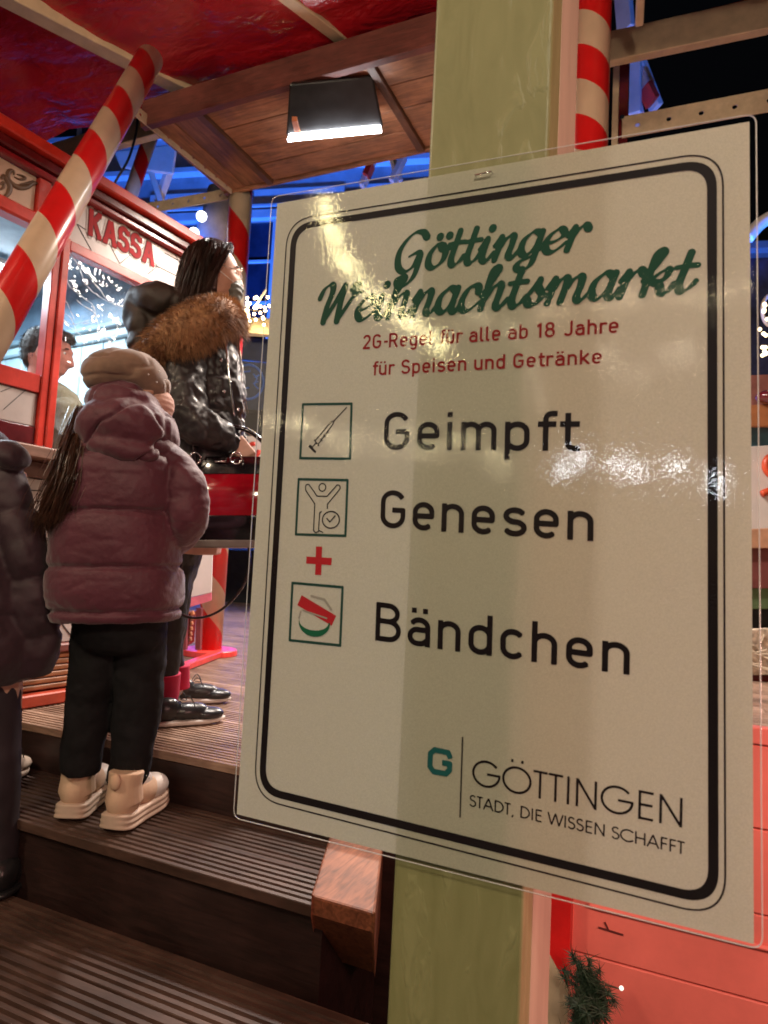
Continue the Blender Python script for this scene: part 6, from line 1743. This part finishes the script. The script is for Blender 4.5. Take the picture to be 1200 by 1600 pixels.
g_ = empty('fairy_lights', pts[0], 'short drop of warm fairy lights at the right edge beside the notice', 'lights')
o = mb.build('bulb', mat('edge_glow', (1, .8, .5), emit=(1, .75, .42), estr=3), g_, smooth=True)
wh2 = MB().tube([PR(1205 + 14 * math.cos(a * math.pi / 12), 485 + 24 * math.sin(a * math.pi / 12), .05) for a in range(25)], .012, n=8)
tag(wh2.build('pale_ring_ornament', m_white, smooth=True), 'pale ring ornament hanging at the right edge above the stall', 'ornament')

# ------------------------------------------------------------ market bulb strings behind the viewer (they show as glints in the film)
def lamp_string(path, n_, dist, rad, col, estr, label, jitter=.01, seed=0, extra=0.0):
    rnd = random.Random(seed); pts = []
    sp = [crom(path, (len(path) - 1) * i / (n_ - 1)) for i in range(n_)]
    for q in sp:
        P = at(q[0], q[1], y=YS); dr = V((P.x, -P.y, P.z)).normalized()
        pts.append(P + dr * dist + V((rnd.gauss(0, jitter), rnd.gauss(0, jitter), rnd.gauss(0, jitter))))
    g = empty('light_string', pts[0], label, 'lights')
    mb = MB()
    m = mat('glow_' + str(seed), (1, 1, 1), emit=col, estr=estr)
    for k_, p in enumerate(pts):
        o = MB().ell(p, (rad, rad, rad * 1.15), 12, 8).build('bulb', m, g, smooth=True)
    wpts = [p + V((0, 0, rad * 1.3)) for p in pts]
    MB().tube(wpts, .004, n=5).build('wire', m_black_metal, g)
    return pts
g1 = lamp_string([(506, 322), (522, 370), (548, 430), (600, 480), (655, 515), (692, 545)], 14, 2.6, .016, (1, .86, .42), 34, 'yellow bulb string sagging over the lane behind the viewer', seed=1)
g2 = lamp_string([(1150, 448), (1085, 452), (980, 470), (850, 484), (720, 492)], 13, 3.4, .010, (1, .82, .5), 20, 'fine warm bulb string high over the lane behind the viewer', seed=2, jitter=.03)
g3 = lamp_string([(405, 648), (470, 668), (560, 680), (650, 684), (700, 692), (790, 716)], 15, 3.4, .012, (1, .86, .5), 22, 'warm bulb string along the eaves of a stall behind the viewer', seed=3, jitter=.04)
g4 = lamp_string([(880, 728), (930, 722), (1020, 736), (1090, 736)], 6, 3.2, .022, (.85, .93, 1), 26, 'cool white bulb string on the stall front behind the viewer', seed=4, jitter=.04)
g5 = lamp_string([(850, 586), (940, 575), (1040, 560), (1090, 555)], 8, 3.4, .010, (1, .88, .62), 20, 'thin warm bulb string crossing behind the viewer to the right', seed=5, jitter=.06)
def spot_pt(name, loc, e_, col, size=.15):
    ld = bpy.data.lights.new(name, 'POINT'); ld.energy = e_; ld.color = col; ld.shadow_soft_size = size
    lo = bpy.data.objects.new(name, ld); COL.objects.link(lo); lo.location = loc; return lo
spot_pt('warm_front_fill', V((-2.3, -1.4, 2.15)), 115, (1, .78, .54), .2)  # unseen warm fill added behind the viewer, clear of the film reflection
spot_pt('notice_fill', V((.60, -.95, 1.36)), 46, (1, .83, .64), .12)  # unseen lamp added near the camera to brighten notice and post
spot_pt('warm_front_fill', V((1.9, -2.6, 2.1)), 95, (1, .76, .50), .3)  # second unseen warm fill added behind the viewer
# unseen lamps added over the deck to brighten it and the woman
def down_spot(p, e_):
    ld = bpy.data.lights.new('unseen_deck_light', 'SPOT'); ld.energy = e_; ld.color = (1, .83, .70); ld.spot_size = R(158); ld.spot_blend = .5; ld.shadow_soft_size = .12
    lo = bpy.data.objects.new('unseen_deck_light', ld); COL.objects.link(lo); lo.location = p
down_spot(V((-1.6, 5.2, 1.9)), 330)
rl = empty('unseen_deck_lamp', V((-1.6, 5.2, 2.0)), 'unseen warm round lamp over the far deck behind the notice', 'lamp')
MB().ell(V((-1.6, 5.2, 2.03)), (.10, .10, .05), 20, 10).build('lamp_bowl', mat('bowl_glow', (1, 1, 1), emit=(1, .85, .7), estr=6), rl, smooth=True)
MB().tube([V((-1.6, 5.2, 2.07)), V((-1.6, 5.2, 2.6))], .02, n=8).build('stem', m_black_metal, rl)
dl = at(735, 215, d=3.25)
rl = empty('unseen_deck_lamp', dl, 'added warm lamp under the plank soffit, hidden behind the olive post', 'lamp')
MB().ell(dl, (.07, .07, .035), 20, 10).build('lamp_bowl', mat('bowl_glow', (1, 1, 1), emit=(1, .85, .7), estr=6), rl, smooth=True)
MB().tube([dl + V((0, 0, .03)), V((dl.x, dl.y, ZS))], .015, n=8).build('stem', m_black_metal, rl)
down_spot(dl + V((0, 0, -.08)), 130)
# blue floodlights on the ground in front of the house
for k_, (s, o_, e_) in enumerate(((-5.0, 3.2, 200), (-1.0, 3.2, 620), (2.8, 3.2, 420))):
    p = FQ(s, ZP + .3, o_)
    r_ = empty('blue_floodlight', p, ('left', 'middle', 'right')[k_] + ' blue floodlight standing before the town house', 'floodlight', 'blue floodlights before the house')
    MB().box(p - V((.15, .06, .12)), p + V((.15, .06, .12))).build('housing', m_black_metal, r_, bevel=.01)
    ld = bpy.data.lights.new('blue_beam', 'SPOT'); ld.energy = e_; ld.color = (.03, .17, 1.0); ld.energy *= 5; ld.spot_size = R(120); ld.spot_blend = .8; ld.shadow_soft_size = .2
    lo = bpy.data.objects.new('blue_beam', ld); COL.objects.link(lo); lo.location = p + V((0, 0, .2)) - fn * .1
    tg = FQ(s, 3.2, 0); lo.rotation_euler = (tg - lo.location).to_track_quat('-Z', 'Y').to_euler()
for p, e_, tg in ((V((-3.1, 3.2, 1.2)), 60, at(250, 290, d=6.0)), (V((.5, 3.9, .6)), 90, at(1000, 90, d=5.1)), (V((-1.4, 4.2, .6)), 60, at(605, 265, d=6.0))):
    ld = bpy.data.lights.new('blue_strut_beam', 'SPOT'); ld.energy = e_; ld.energy *= 3; ld.color = (.01, .20, 1.0); ld.spot_size = R(42); ld.spot_blend = .6; ld.shadow_soft_size = .1
    lo = bpy.data.objects.new('blue_strut_beam', ld); COL.objects.link(lo); lo.location = p; lo.rotation_euler = (tg - p).to_track_quat('-Z', 'Y').to_euler()
# pinkish lamp of the ride low on the right, lights the coral boards
spot_pt('red_lane_light', V((.70, .70, -.10)), 17.0, (1, .50, .42), .12)
